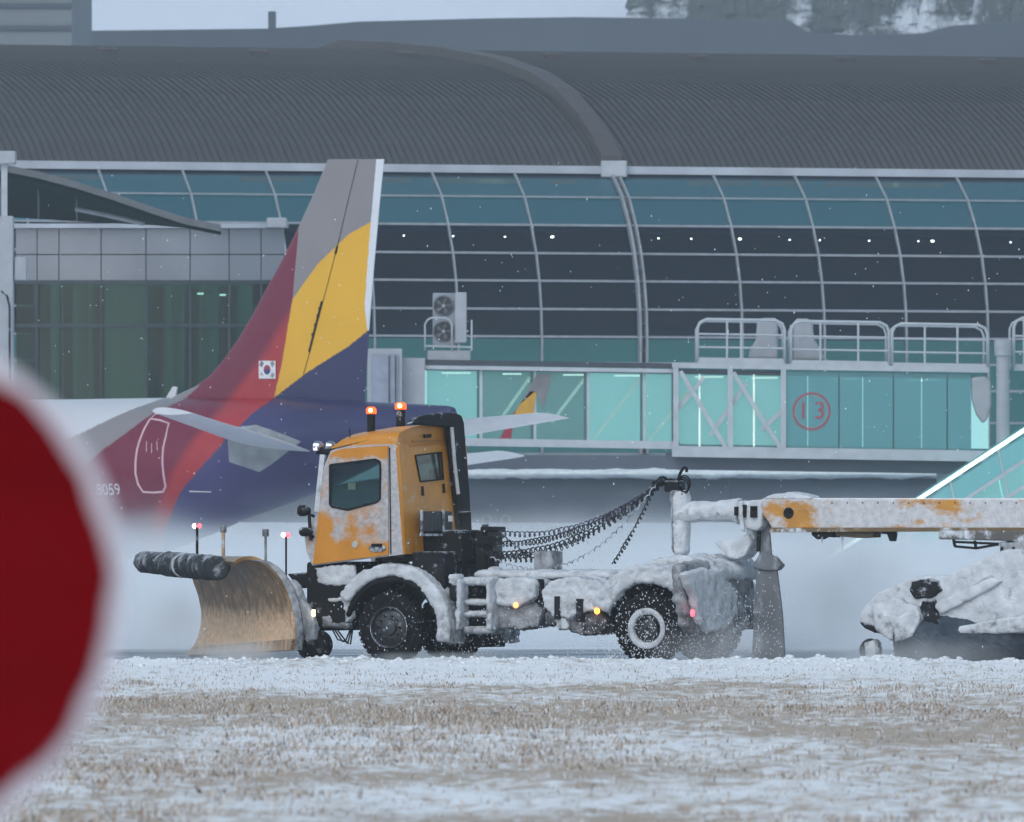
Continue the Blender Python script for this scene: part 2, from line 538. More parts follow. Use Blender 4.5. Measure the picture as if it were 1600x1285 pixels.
# snow clods thrown up along the edge of the tarmac
def clods():
    vv, ff = [], []
    base = MB().ball((0, 0, 0), 1, 6, 4)
    bv = np.array(base.v)
    for i in range(5200):
        x = random.uniform(-15, 15)
        y = Y_EDGE - abs(random.gauss(0, 3.2)) + random.uniform(0, 1.0)
        r = random.uniform(.006, .026) * (1.9 if random.random() < .06 else 1)
        z = (verge_h(x, y) if y < Y_EDGE else 0) + r * .3
        j = bv * r * (1 + rng.uniform(-.3, .3, (len(bv), 1))) * np.array([random.uniform(1, 1.9), 1, .8]) + np.array([x, y, z])
        o = len(vv)
        vv += [tuple(p) for p in j]
        ff += [tuple(q + o for q in f) for f in base.f]
    b = MB(); b.v = vv; b.f = ff
    return b.build('snow_clods', MT['snow_thick'], smooth=True, fix=False)
tag(clods(), 'loose white snow clods heaped along the near taxiway edge', 'snow', kind='stuff')

# dry grass poking through the snow
def grass():
    N = 330000
    x = rng.uniform(-15, 15, N * 3); y = 47 + (Y_EDGE - 6 - 47) * rng.uniform(0, 1, N * 3)
    keep = np.abs(x) < y * .062 + 2.5
    x, y = x[keep], y[keep]
    d = np.array([noise.fractal(Vector((a * .22, b * .075, 5.5)), 1.0, 2.0, 4) * .9 + noise.noise(Vector((a * 1.7, b * .6, 2))) * .55 for a, b in zip(x, y)])
    d = d + .17 * np.exp(-((y - 98) / 9) ** 2) - .38 * np.clip((y - 110) / 22, 0, 1)
    p = np.clip((d + .16) * 1.1, .05, 1)
    k = rng.uniform(0, 1, len(x)) < p
    x, y, d = x[k][:N], y[k][:N], d[k][:N]
    n = len(x)
    h = rng.uniform(.018, .062, n) * (1 + .5 * np.clip(d, 0, 1))
    wv = rng.uniform(.003, .008, n)
    lean = rng.normal(.35, .45, n) * h
    leany = rng.normal(0, .35, n) * h
    z = np.array([verge_h(a, b) for a, b in zip(x, y)]) - .008
    ang = rng.uniform(-.7, .7, n)
    cx, sx = np.cos(ang) * wv, np.sin(ang) * wv
    V = np.empty((n, 4, 3))
    V[:, 0] = np.stack([x - cx, y - sx, z], 1)
    V[:, 1] = np.stack([x + cx, y + sx, z], 1)
    V[:, 2] = np.stack([x + cx * .7 + lean * .5, y + sx * .7 + leany * .5, z + h * .65], 1)
    V[:, 3] = np.stack([x + lean, y + leany, z + h], 1)
    me = bpy.data.meshes.new('dry_grass')
    me.vertices.add(n * 4); me.vertices.foreach_set('co', V.reshape(-1))
    idx = np.arange(n)[:, None] * 4
    tri = np.concatenate([idx + 0, idx + 1, idx + 2, idx + 0, idx + 2, idx + 3], 1).reshape(-1)
    me.loops.add(n * 6); me.loops.foreach_set('vertex_index', tri.astype(np.int32))
    me.polygons.add(n * 2); me.polygons.foreach_set('loop_start', (np.arange(n * 2) * 3).astype(np.int32))
    me.update(calc_edges=True)
    ca = me.color_attributes.new('paint', 'FLOAT_COLOR', 'POINT')
    t = rng.uniform(0, 1, n)
    c = np.where((t < .38)[:, None], np.array([.46, .365, .28]), np.where((t < .76)[:, None], np.array([.70, .69, .70]), np.where((t < .92)[:, None], np.array([.26, .16, .10]), np.array([.09, .08, .075]))))
    cc = np.repeat(np.concatenate([c * rng.uniform(.8, 1.15, (n, 1)), np.ones((n, 1))], 1), 4, axis=0)
    ca.data.foreach_set('color', cc.reshape(-1))
    me.materials.append(M('dry_grass_blades', (1, 1, 1), .9, var=.1, attr='paint'))
    o = bpy.data.objects.new('dry_grass', me); COL.objects.link(o)
    return o
tag(grass(), 'short dry tan grass poking through thin snow on the verge', 'grass', kind='stuff')

# =================================================================== HILLS
def hill_mat():
    m, n, l = new_mat('snowy_hillside')
    b = n['Principled BSDF']; b.inputs['Roughness'].default_value = .95
    tc = n.new('ShaderNodeTexCoord')
    a = n.new('ShaderNodeTexNoise'); a.inputs['Scale'].default_value = .012; a.inputs['Detail'].default_value = 7
    l.new(tc.outputs['Object'], a.inputs[0])
    r = n.new('ShaderNodeValToRGB')
    r.color_ramp.elements[0].position = .42; r.color_ramp.elements[0].color = (.72, .76, .82, 1)
    r.color_ramp.elements[1].position = .62; r.color_ramp.elements[1].color = (.66, .70, .76, 1)
    l.new(a.outputs[0], r.inputs[0]); l.new(r.outputs[0], b.inputs['Base Color'])
    return m
MT['hill'] = hill_mat()
def hill_h(x, y):
    t = min(1, max(0, (y - 700) / 900))
    return -1 + 150 * t * t * (3 - 2 * t) + 9 * noise.fractal(Vector((x * .006, y * .006, 1)), 1, 2, 4) * t
tag(sheet('hill', -900, 900, 700, 2000, 70, 60, hill_h, MT['hill']), kind='structure')

# =================================================================== TERMINAL
TB_A = math.radians(14)
TB_T = Vector((math.cos(TB_A), math.sin(TB_A), 0))      # along the facade, to the right and away
TB_N = Vector((-math.sin(TB_A), math.cos(TB_A), 0))     # into the building
TB_B = W(1003, 568, 345.0); TB_B.z = 0

def rib_dz(px, py):
    """photo pixel on the main truss -> (depth into building, height)"""
    k = (px - 800) / F
    d = (TB_B.x - k * TB_B.y) / (math.sin(TB_A) + k * math.cos(TB_A))
    Y = TB_B.y + d * math.cos(TB_A)
    return d, HC + (YH - py) / F * Y

def tb(t, d, z):
    return TB_B + TB_T * t + TB_N * d + Vector((0, 0, z))

fac_px = [(957, 268), (975, 309), (986, 353), (994, 397), (999, 440), (1002, 484), (1003, 527), (1003, 568)]
fac = [rib_dz(*p) for p in fac_px] + [(-.05, 7.2), (-.05, 6.1), (-.05, 5.0)]
roof_px = [(956, 262), (940, 229), (916, 194), (882, 156), (842, 130), (782, 108), (702, 92), (622, 83), (545, 80)]
roof = [rib_dz(*p) for p in roof_px]
roof += [(roof[-1][0] + 10, roof[-1][1] - .3), (roof[-1][0] + 25, roof[-1][1] - 2.5), (roof[-1][0] + 40, roof[-1][1] - 7)]

term = wthing('terminal_building', tuple(TB_B))
tag(term, 'long terminal with ribbed grey barrel roof and curved glazed wall', 'building')

# rib positions along the facade (metres from the main truss)
pitch = 2.93
ribs = [-(3.55 + pitch * i) for i in range(8)][::-1] + [0.0] + [3.55 + pitch * i for i in range(6)]
t0, t1 = -60.0, 75.0

rm = MB()
rm.loft([[tb(t, d, z) for d, z in roof] + [tb(t, d, z - .4) for d, z in roof[::-1]] for t in (t0, t1)])
ro = rm.build('roof', MT['roof'], term)

# standing seams, one mesh shared by all
def seam_mesh():
    b = MB()
    pr = roof[:10]
    ring = []
    for i, (d, z) in enumerate(pr):
        c = TB_N * d + Vector((0, 0, z))
        ring.append([c + TB_T * -.035, c + TB_T * .035, c + TB_T * .03 + Vector((0, 0, .09)), c + TB_T * -.03 + Vector((0, 0, .09))])
    b.loft(ring)
    return b
sm = seam_mesh().build('roof_seam', MT['seam'], ro, fix=True)
sp = .265
k = 0
tt = -22.0
first = True
tpos = []
while tt < 34:
    if abs(tt) > .45: tpos.append(tt)
    tt += sp
for i, tt in enumerate(tpos):
    if i == 0:
        o = sm
    else:
        o = sm.copy(); COL.objects.link(o)
    o.location = TB_B + TB_T * tt
# main roof beam over the truss
b = MB()
pr = roof[:10]
b.loft([[TB_B + TB_N * d + Vector((0, 0, z)) + TB_T * q + Vector((0, 0, w_)) for q, w_ in ((-.42, -.1), (.42, -.1), (.36, .42), (-.36, .42))] for d, z in pr])
b.build('roof_beam', MT['roofbeam'], term)
# small snow guards along the ridge
gd = MB()
d_, z_ = roof[6]
p0 = TB_N * d_ + Vector((0, 0, z_ + .05))
gd.loft([[p0 + TB_T * q + Vector((0, 0, h)) + TB_N * w_ for w_, h in ((0, 0), (.5, .05), (.5, .22), (0, .16))] for q in (-.35, .35)])
g0 = gd.build('roof_vent', MT['roofbeam'], term)
for i in range(11):
    o = g0 if i == 0 else g0.copy()
    if i: COL.objects.link(o)
    o.location = TB_B + TB_T * (-24 + i * 5.6)

# white gutter along the eave
gx = MB()
d0, z0 = fac[0]
gx.loft([[tb(t, d0 + a, z0 + h) for a, h in ((-.25, -.10), (.15, -.10), (.15, .17), (-.2, .17))] for t in (t0, t1)])
gx.build('gutter', MT['gutter'], term)
nb = MB(); c = tb(0, d0 - .2, z0 + .05)
nb.box(c.x - .45, c.x + .45, c.y - .3, c.y + .25, c.z - .28, c.z + .3)
nb.build('truss_node', MT['bframe'], term, bevel=.05)

# ribs
def rib(t, w, dep, name):
    b = MB()
    b.loft([[tb(t + q, d - o_, z) for q, o_ in ((-w, -.1), (w, -.1), (w, dep), (-w, dep))] for d, z in fac])
    return b.build(name, MT['mull'], term)
for t in ribs:
    if t == 0:
        for q in (-.115, .115):
            rib(q, .035, .30, 'truss_chord')
        b = MB()
        for i in range(len(fac) - 1):
            for h in (0, .5):
                d = fac[i][0] * (1 - h) + fac[i + 1][0] * h; z = fac[i][1] * (1 - h) + fac[i + 1][1] * h
                b.bar(tb(-.11, d - .15, z), tb(.11, d - .15, z), .04)
        b.build('truss_lacing', MT['mull'], term)
        b = MB()
        b.loft([[tb(q, d + .02, z) for q in (-.08, .08)] + [tb(q, d + .06, z) for q in (.08, -.08)] for d, z in fac])
        b.build('truss_web', M('truss_web_grey', (.26, .28, .31), .6), term)
    else:
        rib(t, .030, .12, 'rib')
# horizontal mullions
for i, (d, z) in enumerate(fac[1:], 1):
    b = MB()
    h = .030 if i in (1,) else .038
    b.loft([[tb(t, d + a, z + q) for a, q in ((-.085, -h), (.08, -h), (.08, h), (-.085, h))] for t in (ribs[0] - 12, ribs[-1] + 12)])
    b.build('mullion', MT['mull'], term)
# panes
allr = [ribs[0] - 12] + ribs + [ribs[-1] + 12]
for a_, b_ in zip(allr, allr[1:]):
    for (d, z), (d2, z2) in zip(fac, fac[1:]):
        m_ = MB()
        g_ = .04
        m_.add([tb(a_ + g_, d, z - .03), tb(b_ - g_, d, z - .03), tb(b_ - g_, d2, z2 + .03), tb(a_ + g_, d2, z2 + .03)], [(0, 1, 2, 3)])
        m_.build('pane', MT['tglass'], term, fix=False)
# hall behind the glass: lit clerestory, dark floors, lower hall
zt, zs, zl = fac[0][1], fac[2][1], fac[6][1]
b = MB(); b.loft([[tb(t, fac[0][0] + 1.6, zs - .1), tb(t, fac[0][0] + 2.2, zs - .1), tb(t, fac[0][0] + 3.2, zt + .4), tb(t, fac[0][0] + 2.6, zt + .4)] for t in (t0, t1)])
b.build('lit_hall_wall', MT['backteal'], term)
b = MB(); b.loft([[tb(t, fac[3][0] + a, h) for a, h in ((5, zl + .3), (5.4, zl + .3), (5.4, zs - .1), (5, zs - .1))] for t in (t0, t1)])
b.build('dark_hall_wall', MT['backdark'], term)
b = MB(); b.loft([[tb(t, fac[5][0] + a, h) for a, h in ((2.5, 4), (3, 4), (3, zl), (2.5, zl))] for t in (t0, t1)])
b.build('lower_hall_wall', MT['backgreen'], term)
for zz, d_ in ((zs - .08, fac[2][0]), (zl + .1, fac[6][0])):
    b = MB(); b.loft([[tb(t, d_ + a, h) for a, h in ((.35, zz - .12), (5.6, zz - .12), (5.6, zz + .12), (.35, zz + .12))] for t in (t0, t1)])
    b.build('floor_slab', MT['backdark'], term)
# downlights seen through the dark rows, and glowing strips standing in for streak reflections under the roof
dl = MB().lathe([(.05, 0), (.05, .05)], axis='z', n=8)
dl0 = dl.build('downlight', MT['downlight'], term)
lights_px = [631, 708, 789, 863, 1029, 1080, 1156, 1234, 1281, 1358, 1435, 1457, 1579]
for i, px in enumerate(lights_px):
    o = dl0 if i == 0 else dl0.copy()
    if i: COL.objects.link(o)
    k = (px - 800) / F
    dd = fac[3][0] + 2.6
    base = TB_B + TB_N * dd
    t = (k * base.y - base.x) / (TB_T.x - k * TB_T.y)
    p = tb(t, dd, 0)
    o.location = (p.x, p.y, HC + (YH - (369 + (px - 631) * .011)) / F * p.y)
    s_ = .95 if px in (863, 1156, 1457) else .5
    o.scale = (s_, s_, s_)
for t, L in ((-13, 2.2), (-8.5, 1.6), (-6.2, 2.6), (-4.6, 1.6), (-2.0, 1.0), (3, 2.2), (5.6, 1.6), (8, 2.6), (10.4, 1.8), (-20, 2.2)):
    b = MB(); z = fac[0][1] - .42
    b.loft([[tb(t + q, fac[0][0] + 1.0 + a, z + h) for a, h in ((0, 0), (.1, 0), (.1, .16), (0, .16))] for q in (0, L)])
    b.build('glow_strip', lampm('reflection_streak', (.75, .85, .72), .42), term)
# ground storey
b = MB(); b.loft([[tb(t, a, h) for a, h in ((-.6, 0), (1.0, 0), (1.0, 4.95), (-.6, 4.95))] for t in (t0, t1)])
b.build('ground_storey', MT['concrete'], term)

# =================================================================== ANNEX (left, bowed front)
AY = 318.0
annex = wthing('curved_annex', (W(235, 865, AY).x, AY, 0))
tag(annex, 'low annex with bowed front of pale panels over dark glazing', 'building')
ac = Vector((W(215, 0, AY).x, AY + 9.5))     # centre of the bow in plan
AR = 9.5
def apt(px, py):
    """pixel on the bowed front"""
    k = (px - 800) / F
    # solve |(kY - cx, Y - cy)| = AR, nearest
    A = k * k + 1; B = -2 * (k * ac.x + ac.y); C = ac.x ** 2 + ac.y ** 2 - AR * AR
    Y = (-B - math.sqrt(max(0, B * B - 4 * A * C))) / (2 * A)
    return W(px, py, Y)
cols = [24, 58, 92, 158, 228, 297, 358, 408, 445]
rows_p = [357, 398, 440]
rows_g = [442, 508, 640]
def aquad(x0, x1, y0, y1, th, m, name, par):
    xs = np.linspace(x0, x1, 4)
    f_ = [apt(x, y0) for x in xs] + [apt(x, y1) for x in xs[::-1]]
    b_ = []
    for p in f_:
        q = p.copy(); dv = Vector((ac.x - p.x, ac.y - p.y, 0)).normalized(); b_.append(q + dv * th)
    n = len(f_)
    mb_ = MB()
    mb_.add(f_ + b_, [(0, 1, 6, 7), (1, 2, 5, 6), (2, 3, 4, 5), (15, 14, 9, 8), (14, 13, 10, 9), (13, 12, 11, 10)] +
            [(i, i + n, (i + 1) % n + n, (i + 1) % n) for i in range(n)])
    return mb_.build(name, m, par)
for x0, x1 in zip(cols, cols[1:]):
    for y0, y1 in zip(rows_p, rows_p[1:]):
        aquad(x0 + .8, x1 - .8, y0 + .8, y1 - .8, .1, MT['annex_panel'], 'cladding_panel', annex)
    for y0, y1 in zip(rows_g, rows_g[1:]):
        aquad(x0 + 1.5, x1 - 1.5, y0 + 2, y1 - 2, .05, MT['annex_glass'], 'pane', annex)
    b = MB()
    b.bar(apt(x1, 440), apt(x1, 640), .075, .12, up=(0, 1, 0)); b.build('mullion', MT['annex_mull'], annex)
xs = np.linspace(cols[0], cols[-1], 24)
for y_, w_ in ((441, .12), (509, .12)):
    b = MB()
    b.loft([[apt(x, y_) + Vector((0, a, h)) for a, h in ((-.08, -w_ / 2), (.1, -w_ / 2), (.1, w_ / 2), (-.08, w_ / 2))] for x in xs])
    b.build('transom', MT['annex_mull'], annex)
def ain(x, y, o_):
    p = apt(x, y); dv = Vector((ac.x - p.x, ac.y - p.y, 0)).normalized(); return p + dv * o_
b = MB(); b.loft([[ain(x, 350, .25), ain(x, 440, .25), ain(x, 440, .5), ain(x, 350, .5)] for x in xs]); b.build('panel_backing', MT['annex_mull'], annex)
b = MB(); b.loft([[ain(x, 436, 2.2), ain(x, 900, 2.2), ain(x, 900, 2.5), ain(x, 436, 2.5)] for x in xs]); b.build('inner_wall', MT['annex_back'], annex)
b = MB(); b.loft([[ain(x, 640, -.02), ain(x, 960, -.02), ain(x, 960, .4), ain(x, 640, .4)] for x in xs]); b.build('base_wall', MT['wall_white'], annex)
STREAKS = [M('window_streak_%s' % nm, c_, .9, var=.15, emit=e_, estr=.3) for nm, c_, e_ in (('pale', (.36, .52, .49), (.40, .64, .58)), ('mid', (.24, .33, .32), (.20, .34, .33)), ('dim', (.09, .14, .145), (.06, .12, .12)))]  # added glowing strips that put bright and dim streaks behind the glazing
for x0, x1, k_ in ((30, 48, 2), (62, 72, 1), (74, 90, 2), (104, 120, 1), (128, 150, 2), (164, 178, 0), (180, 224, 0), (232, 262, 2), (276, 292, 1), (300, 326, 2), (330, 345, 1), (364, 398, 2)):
    b = MB(); b.loft([[ain(x, 446, 1.5), ain(x, 640, 1.5), ain(x, 640, 1.6), ain(x, 446, 1.6)] for x in np.linspace(x0, x1, 3)]); b.build('window_streak', STREAKS[k_], annex)
# flat roof with white edge
b = MB(); b.loft([[ain(x, 357, -.25), ain(x, 350, -.25), ain(x, 350, 3), ain(x, 357, 3)] for x in xs]); b.build('roof_edge', MT['gutter'], annex)
n_ = apt(433, 349)
b = MB(); b.box(n_.x - .32, n_.x + .32, n_.y - .5, n_.y + .2, n_.z - .16, n_.z + .16); b.build('corner_fitting', MT['bwhite'], annex, bevel=.04)
for px, py in ((323, 458), (362, 460)):
    b = MB(); p = ain(px, py, 1.0)
    b.box(p.x - .1, p.x + .1, p.y, p.y + .1, p.z - .025, p.z + .03); b.build('downlight', lampm('annex_light', (1, 1, .95), 4), annex)

# green glazed canopy sweeping down to the annex roof
can = wthing('green_canopy', tuple(W(60, 865, 300) * 1.0))
can['base'] = tuple(can.location)
tag(can, 'dark green canopy sweeping down over the annex roof', 'canopy')
top = [(-160, 205), (-60, 238), (0, 256), (60, 268), (120, 284), (180, 303), (240, 324), (290, 340), (345, 351)]
bot = [(-160, 325), (-60, 331), (0, 335), (60, 338), (120, 342), (180, 345), (240, 348), (290, 350), (345, 353)]
b = MB()
rings = []
for (x, y), (x2, y2) in zip(top, bot):
    a_ = W(x, y + 10, 299.0); c_ = W(x2, y2, 308.0)
    rings.append([a_, c_, c_ + Vector((0, .15, -.08)), a_ + Vector((0, .15, -.12))])
b.loft(rings); b.build('soffit', MT['canopy'], can)
b = MB()
b.loft([[W(x, y, 298.6), W(x, y + 11, 298.6), W(x, y + 11, 299.2), W(x, y, 299.2)] for x, y in top]); b.build('edge_beam', MT['canopy_edge'], can)
b = MB()
b.tube([W(118, 327, 300.8), W(165, 336, 300.5), W(225, 350, 300.2)], .07); b.build('purlin', MT['mull'], can)
for i in range(0, 5):
    x, y = top[i]; x2, y2 = bot[i]
    b = MB(); b.bar(W(x, y + 14, 299.2), W(x2, y2 + 1, 307.9), .05, .1); b.build('rafter', MT['canopy_edge'], can)

# white pylon at the left edge
pyl = wthing('white_pylon', (W(8, 0, 292).x, 292, 0))
tag(pyl, 'tall white pylon with small box beside the curved annex', 'pylon')
c_ = W(8, 338, 292)
b = MB(); b.box(c_.x - .35, c_.x + .24, 291.8, 292.5, 0, c_.z); b.build('post', MT['bwhite'], pyl, bevel=.03)
b = MB(); a_, c2 = W(22, 402, 291.9), W(41, 438, 291.9); b.box(a_.x + .01, c2.x, 291.9, 292.4, c2.z, a_.z); b.build('control_box', MT['bwhite'], pyl, bevel=.02)
b = MB(); a_, c2 = W(-30, 236, 291.9), W(24, 256, 291.9); b.box(a_.x, c2.x, 291.9, 292.6, c2.z, a_.z); b.build('head_box', MT['bwhite'], pyl, bevel=.03)
b = MB(); b.box(c_.x - .12, c_.x + .05, 292.1, 292.4, c_.z, a_.z); b.build('mast', MT['bframe'], pyl)
b = MB(); b.tube([W(2, 455, 291.7), W(11, 462, 291.6), W(15, 480, 291.65), W(15, 600, 291.7)], .03, 6); b.build('cable', MT['dark'], pyl)

# =================================================================== JET BRIDGE
BY = 290.0
def B(px, py, dy=0.0): return W(px, py, BY + dy)
def slope(px): return (px - 1055) * .0155      # rows drop to the right
jb = wthing('jet_bridge', (B(1000, 0).x, BY, 0))
tag(jb, 'glazed passenger boarding bridge lit teal inside, marked 13', 'jet bridge')
DW = 2.9
def hbeam(name, x0, x1, y, hpx, dy0, dy1, m, sl0=None):
    b = MB()
    r = []
    for x in (x0, x1):
        yy = y + slope(x)
        r.append([B(x, yy, dy0), B(x, yy + hpx, dy0), B(x, yy + hpx, dy1), B(x, yy, dy1)])
    b.loft(r); return b.build(name, m, jb)
# inner tunnel
hbeam('roof_slab', 640, 1060, 568, 8, -.15, DW + .1, MT['bdark'])
hbeam('roof_edge', 640, 1060, 577, 6, -.18, -.02, MT['bframe'])
hbeam('floor_slab', 640, 1062, 690, 12, -.12, DW, MT['bframe'])
DIMW = M('bridge_inside_dim', (.12, .20, .19), .8, var=.3, vscale=.6, emit=(.16, .36, .35), estr=.40)  # weaker wall glow puts the dimmer bays into the colour
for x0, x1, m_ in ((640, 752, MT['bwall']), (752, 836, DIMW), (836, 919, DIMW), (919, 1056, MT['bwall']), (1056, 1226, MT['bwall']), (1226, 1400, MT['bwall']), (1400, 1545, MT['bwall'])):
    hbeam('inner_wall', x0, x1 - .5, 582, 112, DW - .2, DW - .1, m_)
hbeam('ceiling', 640, 1545, 582, 3, .1, DW - .2, MT['bwhite'])
cuts = [666, 752, 836, 919, 1007, 1056]
for x0, x1 in zip(cuts, cuts[1:]):
    b = MB(); b.add([B(x0 + 1, 583 + slope(x0)), B(x1 - 1, 583 + slope(x1)), B(x1 - 1, 690 + slope(x1)), B(x0 + 1, 690 + slope(x0))], [(0, 1, 2, 3)])
    b.build('pane', MT['bpane'], jb, fix=False)
    b = MB(); b.bar(B(x1, 583 + slope(x1), .05), B(x1, 690 + slope(x1), .05), .07, .12, up=(0, 1, 0)); b.build('post', MT['bframe'], jb)
    b = MB(); b.bar(B(x1 - 5, 583 + slope(x1), .5), B(x1 - 5, 690 + slope(x1), .5), .07, .07, up=(0, 1, 0)); b.build('dark_post', MT['bdark'], jb)
LITF = M('lit_brace_white', (.62, .68, .64), .5, emit=(.75, .95, .80), estr=.32)  # glow stands in for lamplight falling on the braces
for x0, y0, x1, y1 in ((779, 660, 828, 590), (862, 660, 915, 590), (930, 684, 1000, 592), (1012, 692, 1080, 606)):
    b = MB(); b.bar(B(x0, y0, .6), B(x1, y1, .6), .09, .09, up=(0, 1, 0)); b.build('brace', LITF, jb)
for i, (x0, x1) in enumerate(((690, 735), (785, 815), (880, 915), (960, 1000), (1086, 1130), (1175, 1215), (1300, 1345), (1420, 1465))):
    b = MB(); p0, p1 = B(x0, 587 + slope(x0), 1.2), B(x1, 587 + slope(x1), 1.2)
    b.box(p0.x, p1.x, p0.y, p0.y + .35, p0.z - .05, p0.z - .01); b.build('ceiling_light', MT['tubelight'], jb)
# outer tunnel
hbeam('roof_slab', 1050, 1545, 567, 8, -.45, DW + .3, MT['bframe'])
hbeam('roof_gap', 1058, 1225, 577, 5, -.36, -.1, MT['bdark'])
hbeam('bottom_rail', 1050, 1545, 697, 17, -.45, -.1, MT['bframe'])
hbeam('underfloor', 1040, 1545, 708, 26, .1, DW + .2, MT['concrete'])
for x in (1056, 1141, 1224):
    b = MB(); b.bar(B(x, 570 + slope(x), -.42), B(x, 700 + slope(x), -.42), .15, .1, up=(0, 1, 0)); b.build('post', MT['bframe'], jb)
for x0, y0, x1, y1, dy in ((1063, 580, 1134, 700, -.40), (1146, 582, 1220, 702, -.40), (1058, 640, 1100, 590, -.31), (1110, 680, 1166, 600, -.31), (1190, 672, 1224, 640, -.31)):
    b = MB(); b.bar(B(x0, y0, dy), B(x1, y1, dy), .12, .06, up=(0, 1, 0)); b.build('brace', MT['bframe'], jb)
cuts = [1056, 1093, 1141, 1178, 1224]
for x0, x1 in zip(cuts, cuts[1:]):
    b = MB(); b.add([B(x0 + 1, 583 + slope(x0), -.2), B(x1 - 1, 583 + slope(x1), -.2), B(x1 - 1, 698 + slope(x1), -.2), B(x0 + 1, 698 + slope(x0), -.2)], [(0, 1, 2, 3)])
    b.build('pane', MT['bpane'], jb, fix=False)
for x in (1093, 1178):
    b = MB(); b.bar(B(x, 585, -.22), B(x, 698, -.22), .05, .05, up=(0, 1, 0)); b.build('post', LITF, jb)
cuts = [1226, 1262, 1311, 1348, 1396, 1440, 1480, 1518]
for i, (x0, x1) in enumerate(zip(cuts, cuts[1:])):
    b = MB(); b.prism([B(x0 + .6, 578 + slope(x0), -.38), B(x1 - .6, 578 + slope(x1), -.38), B(x1 - .6, 698 + slope(x1), -.38), B(x0 + .6, 698 + slope(x0), -.38)], (0, .03, 0))
    b.build('glazed_panel', MT['bpane_deep'], jb)
for x in (1311, 1396, 1480):
    b = MB(); b.bar(B(x, 580 + slope(x), -.32), B(x, 698 + slope(x), -.32), .05, .05, up=(0, 1, 0)); b.build('panel_joint', MT['bdark'], jb)
# white end cowl
b = MB()
ol = [(1518, 590), (1540, 588), (1548, 596), (1549, 635), (1543, 655), (1536, 662), (1526, 648), (1519, 625)]
b.prism([B(x, y, -.42) for x, y in ol], (0, .5, 0)); b.build('end_cowl', MT['bwhite'], jb, bevel=.06)
# number plate: a red ring and 13
def ring_mesh(c, r0, r1, n, y):
    b = MB()
    v = []
    for q in range(n):
        t = 2 * math.pi * q / n
        v += [(c.x + r0 * math.cos(t), y, c.z + r0 * math.sin(t)), (c.x + r1 * math.cos(t), y, c.z + r1 * math.sin(t))]
    b.add(v, [(2 * q, 2 * q + 1, (2 * q + 3) % (2 * n), (2 * q + 2) % (2 * n)) for q in range(n)])
    return b
SIGNRED = M('faded_red_print', (.36, .075, .105), .7)
cc = B(1268, 643, -.40)
ring_mesh(cc, .49, .545, 48, cc.y).build('number_ring', SIGNRED, jb, fix=False)
ring_mesh(cc, .455, .468, 48, cc.y).build('number_ring', M('faded_grey_print', (.35, .33, .37), .7), jb, fix=False)
def text_mesh(s, size, m, name, gap=1.0):
    cu = bpy.data.curves.new(name, 'FONT'); cu.body = s; cu.size = size; cu.align_x = 'CENTER'; cu.align_y = 'CENTER'; cu.space_character = gap
    o = bpy.data.objects.new(name, cu); COL.objects.link(o)
    dg = bpy.context.evaluated_depsgraph_get()
    me = bpy.data.meshes.new_from_object(o.evaluated_get(dg))
    bpy.data.objects.remove(o); me.name = name
    me.materials.clear(); me.materials.append(m)
    return me
me = text_mesh('13', .70, SIGNRED, 'gate_number', 1.35)
for v in me.vertices: v.co = (cc.x + v.co.x, cc.y - .002, cc.z + v.co.y)
o = bpy.data.objects.new('gate_number', me); COL.objects.link(o); attach(o, jb)
# reflection of an aircraft tail, put on the glass as flat colour
TAIL_REFL = [((800, 655), (812, 632), (828, 612), (838, 612), (832, 657), M('reflected_yellow', (.55, .30, .03), .6)),
       ((775, 698), (790, 668), (806, 640), (803, 660), (796, 698), M('reflected_red', (.30, .03, .06), .6)),
       ((812, 632), (838, 586), (862, 584), (850, 640), (836, 612), M('reflected_grey', (.19, .19, .20), .6))]
for t in TAIL_REFL:
    b = MB(); b.prism([B(x, y, -.03) for x, y in t[:5]], (0, .01, 0)); b.build('tail_reflection', t[5], jb)
# support legs and head house
hbeam('head_house', 588, 664, 566, 150, -.3, DW + .2, MT['bwhite'])
b = MB(); a_, c_ = B(574, 545, -.9), B(628, 720, -.9)
b.box(a_.x, c_.x, a_.y, a_.y + .5, c_.z, a_.z); b.build('door_frame', MT['bwhite'], jb)
b = MB(); a_, c_ = B(580, 553, -.96), B(622, 716, -.96)
b.box(a_.x, c_.x, a_.y - .02, a_.y + .05, c_.z, a_.z); b.build('grey_door', M('door_bluegrey', (.27, .30, .37), .6), jb)
for x in (608, 618):
    b = MB(); b.bar(B(x, 556, -1.0), B(x, 715, -1.0), .03, .05, up=(0, 1, 0)); b.build('door_rib', MT['annex_mull'], jb)
for x in (700, 1480):
    p = B(x, 0, 1.4)
    b = MB(); b.box(p.x - .3, p.x + .3, p.y - .3, p.y + .3, 0, B(x, 705, 0).z); b.build('support_leg', MT['bframe'], jb)

# lift column at the right with its cap
lc = wthing('lift_column', (B(1567, 0).x, BY - .8, 0))
tag(lc, 'round white column with wider cap at the bridge end', 'column')
p = B(1567, 556, -.8); t_ = B(1567, 532, -.8)
MB().lathe([(.19, 0), (.19, p.z)], (p.x, p.y, 0), 'z', 20).build('shaft', MT['bwhite'], lc, smooth='auto')
MB().lathe([(.24, p.z + .002), (.25, t_.z - .02), (.22, t_.z)], (p.x, p.y, 0), 'z', 20).build('cap', MT['bwhite'], lc, smooth='auto')

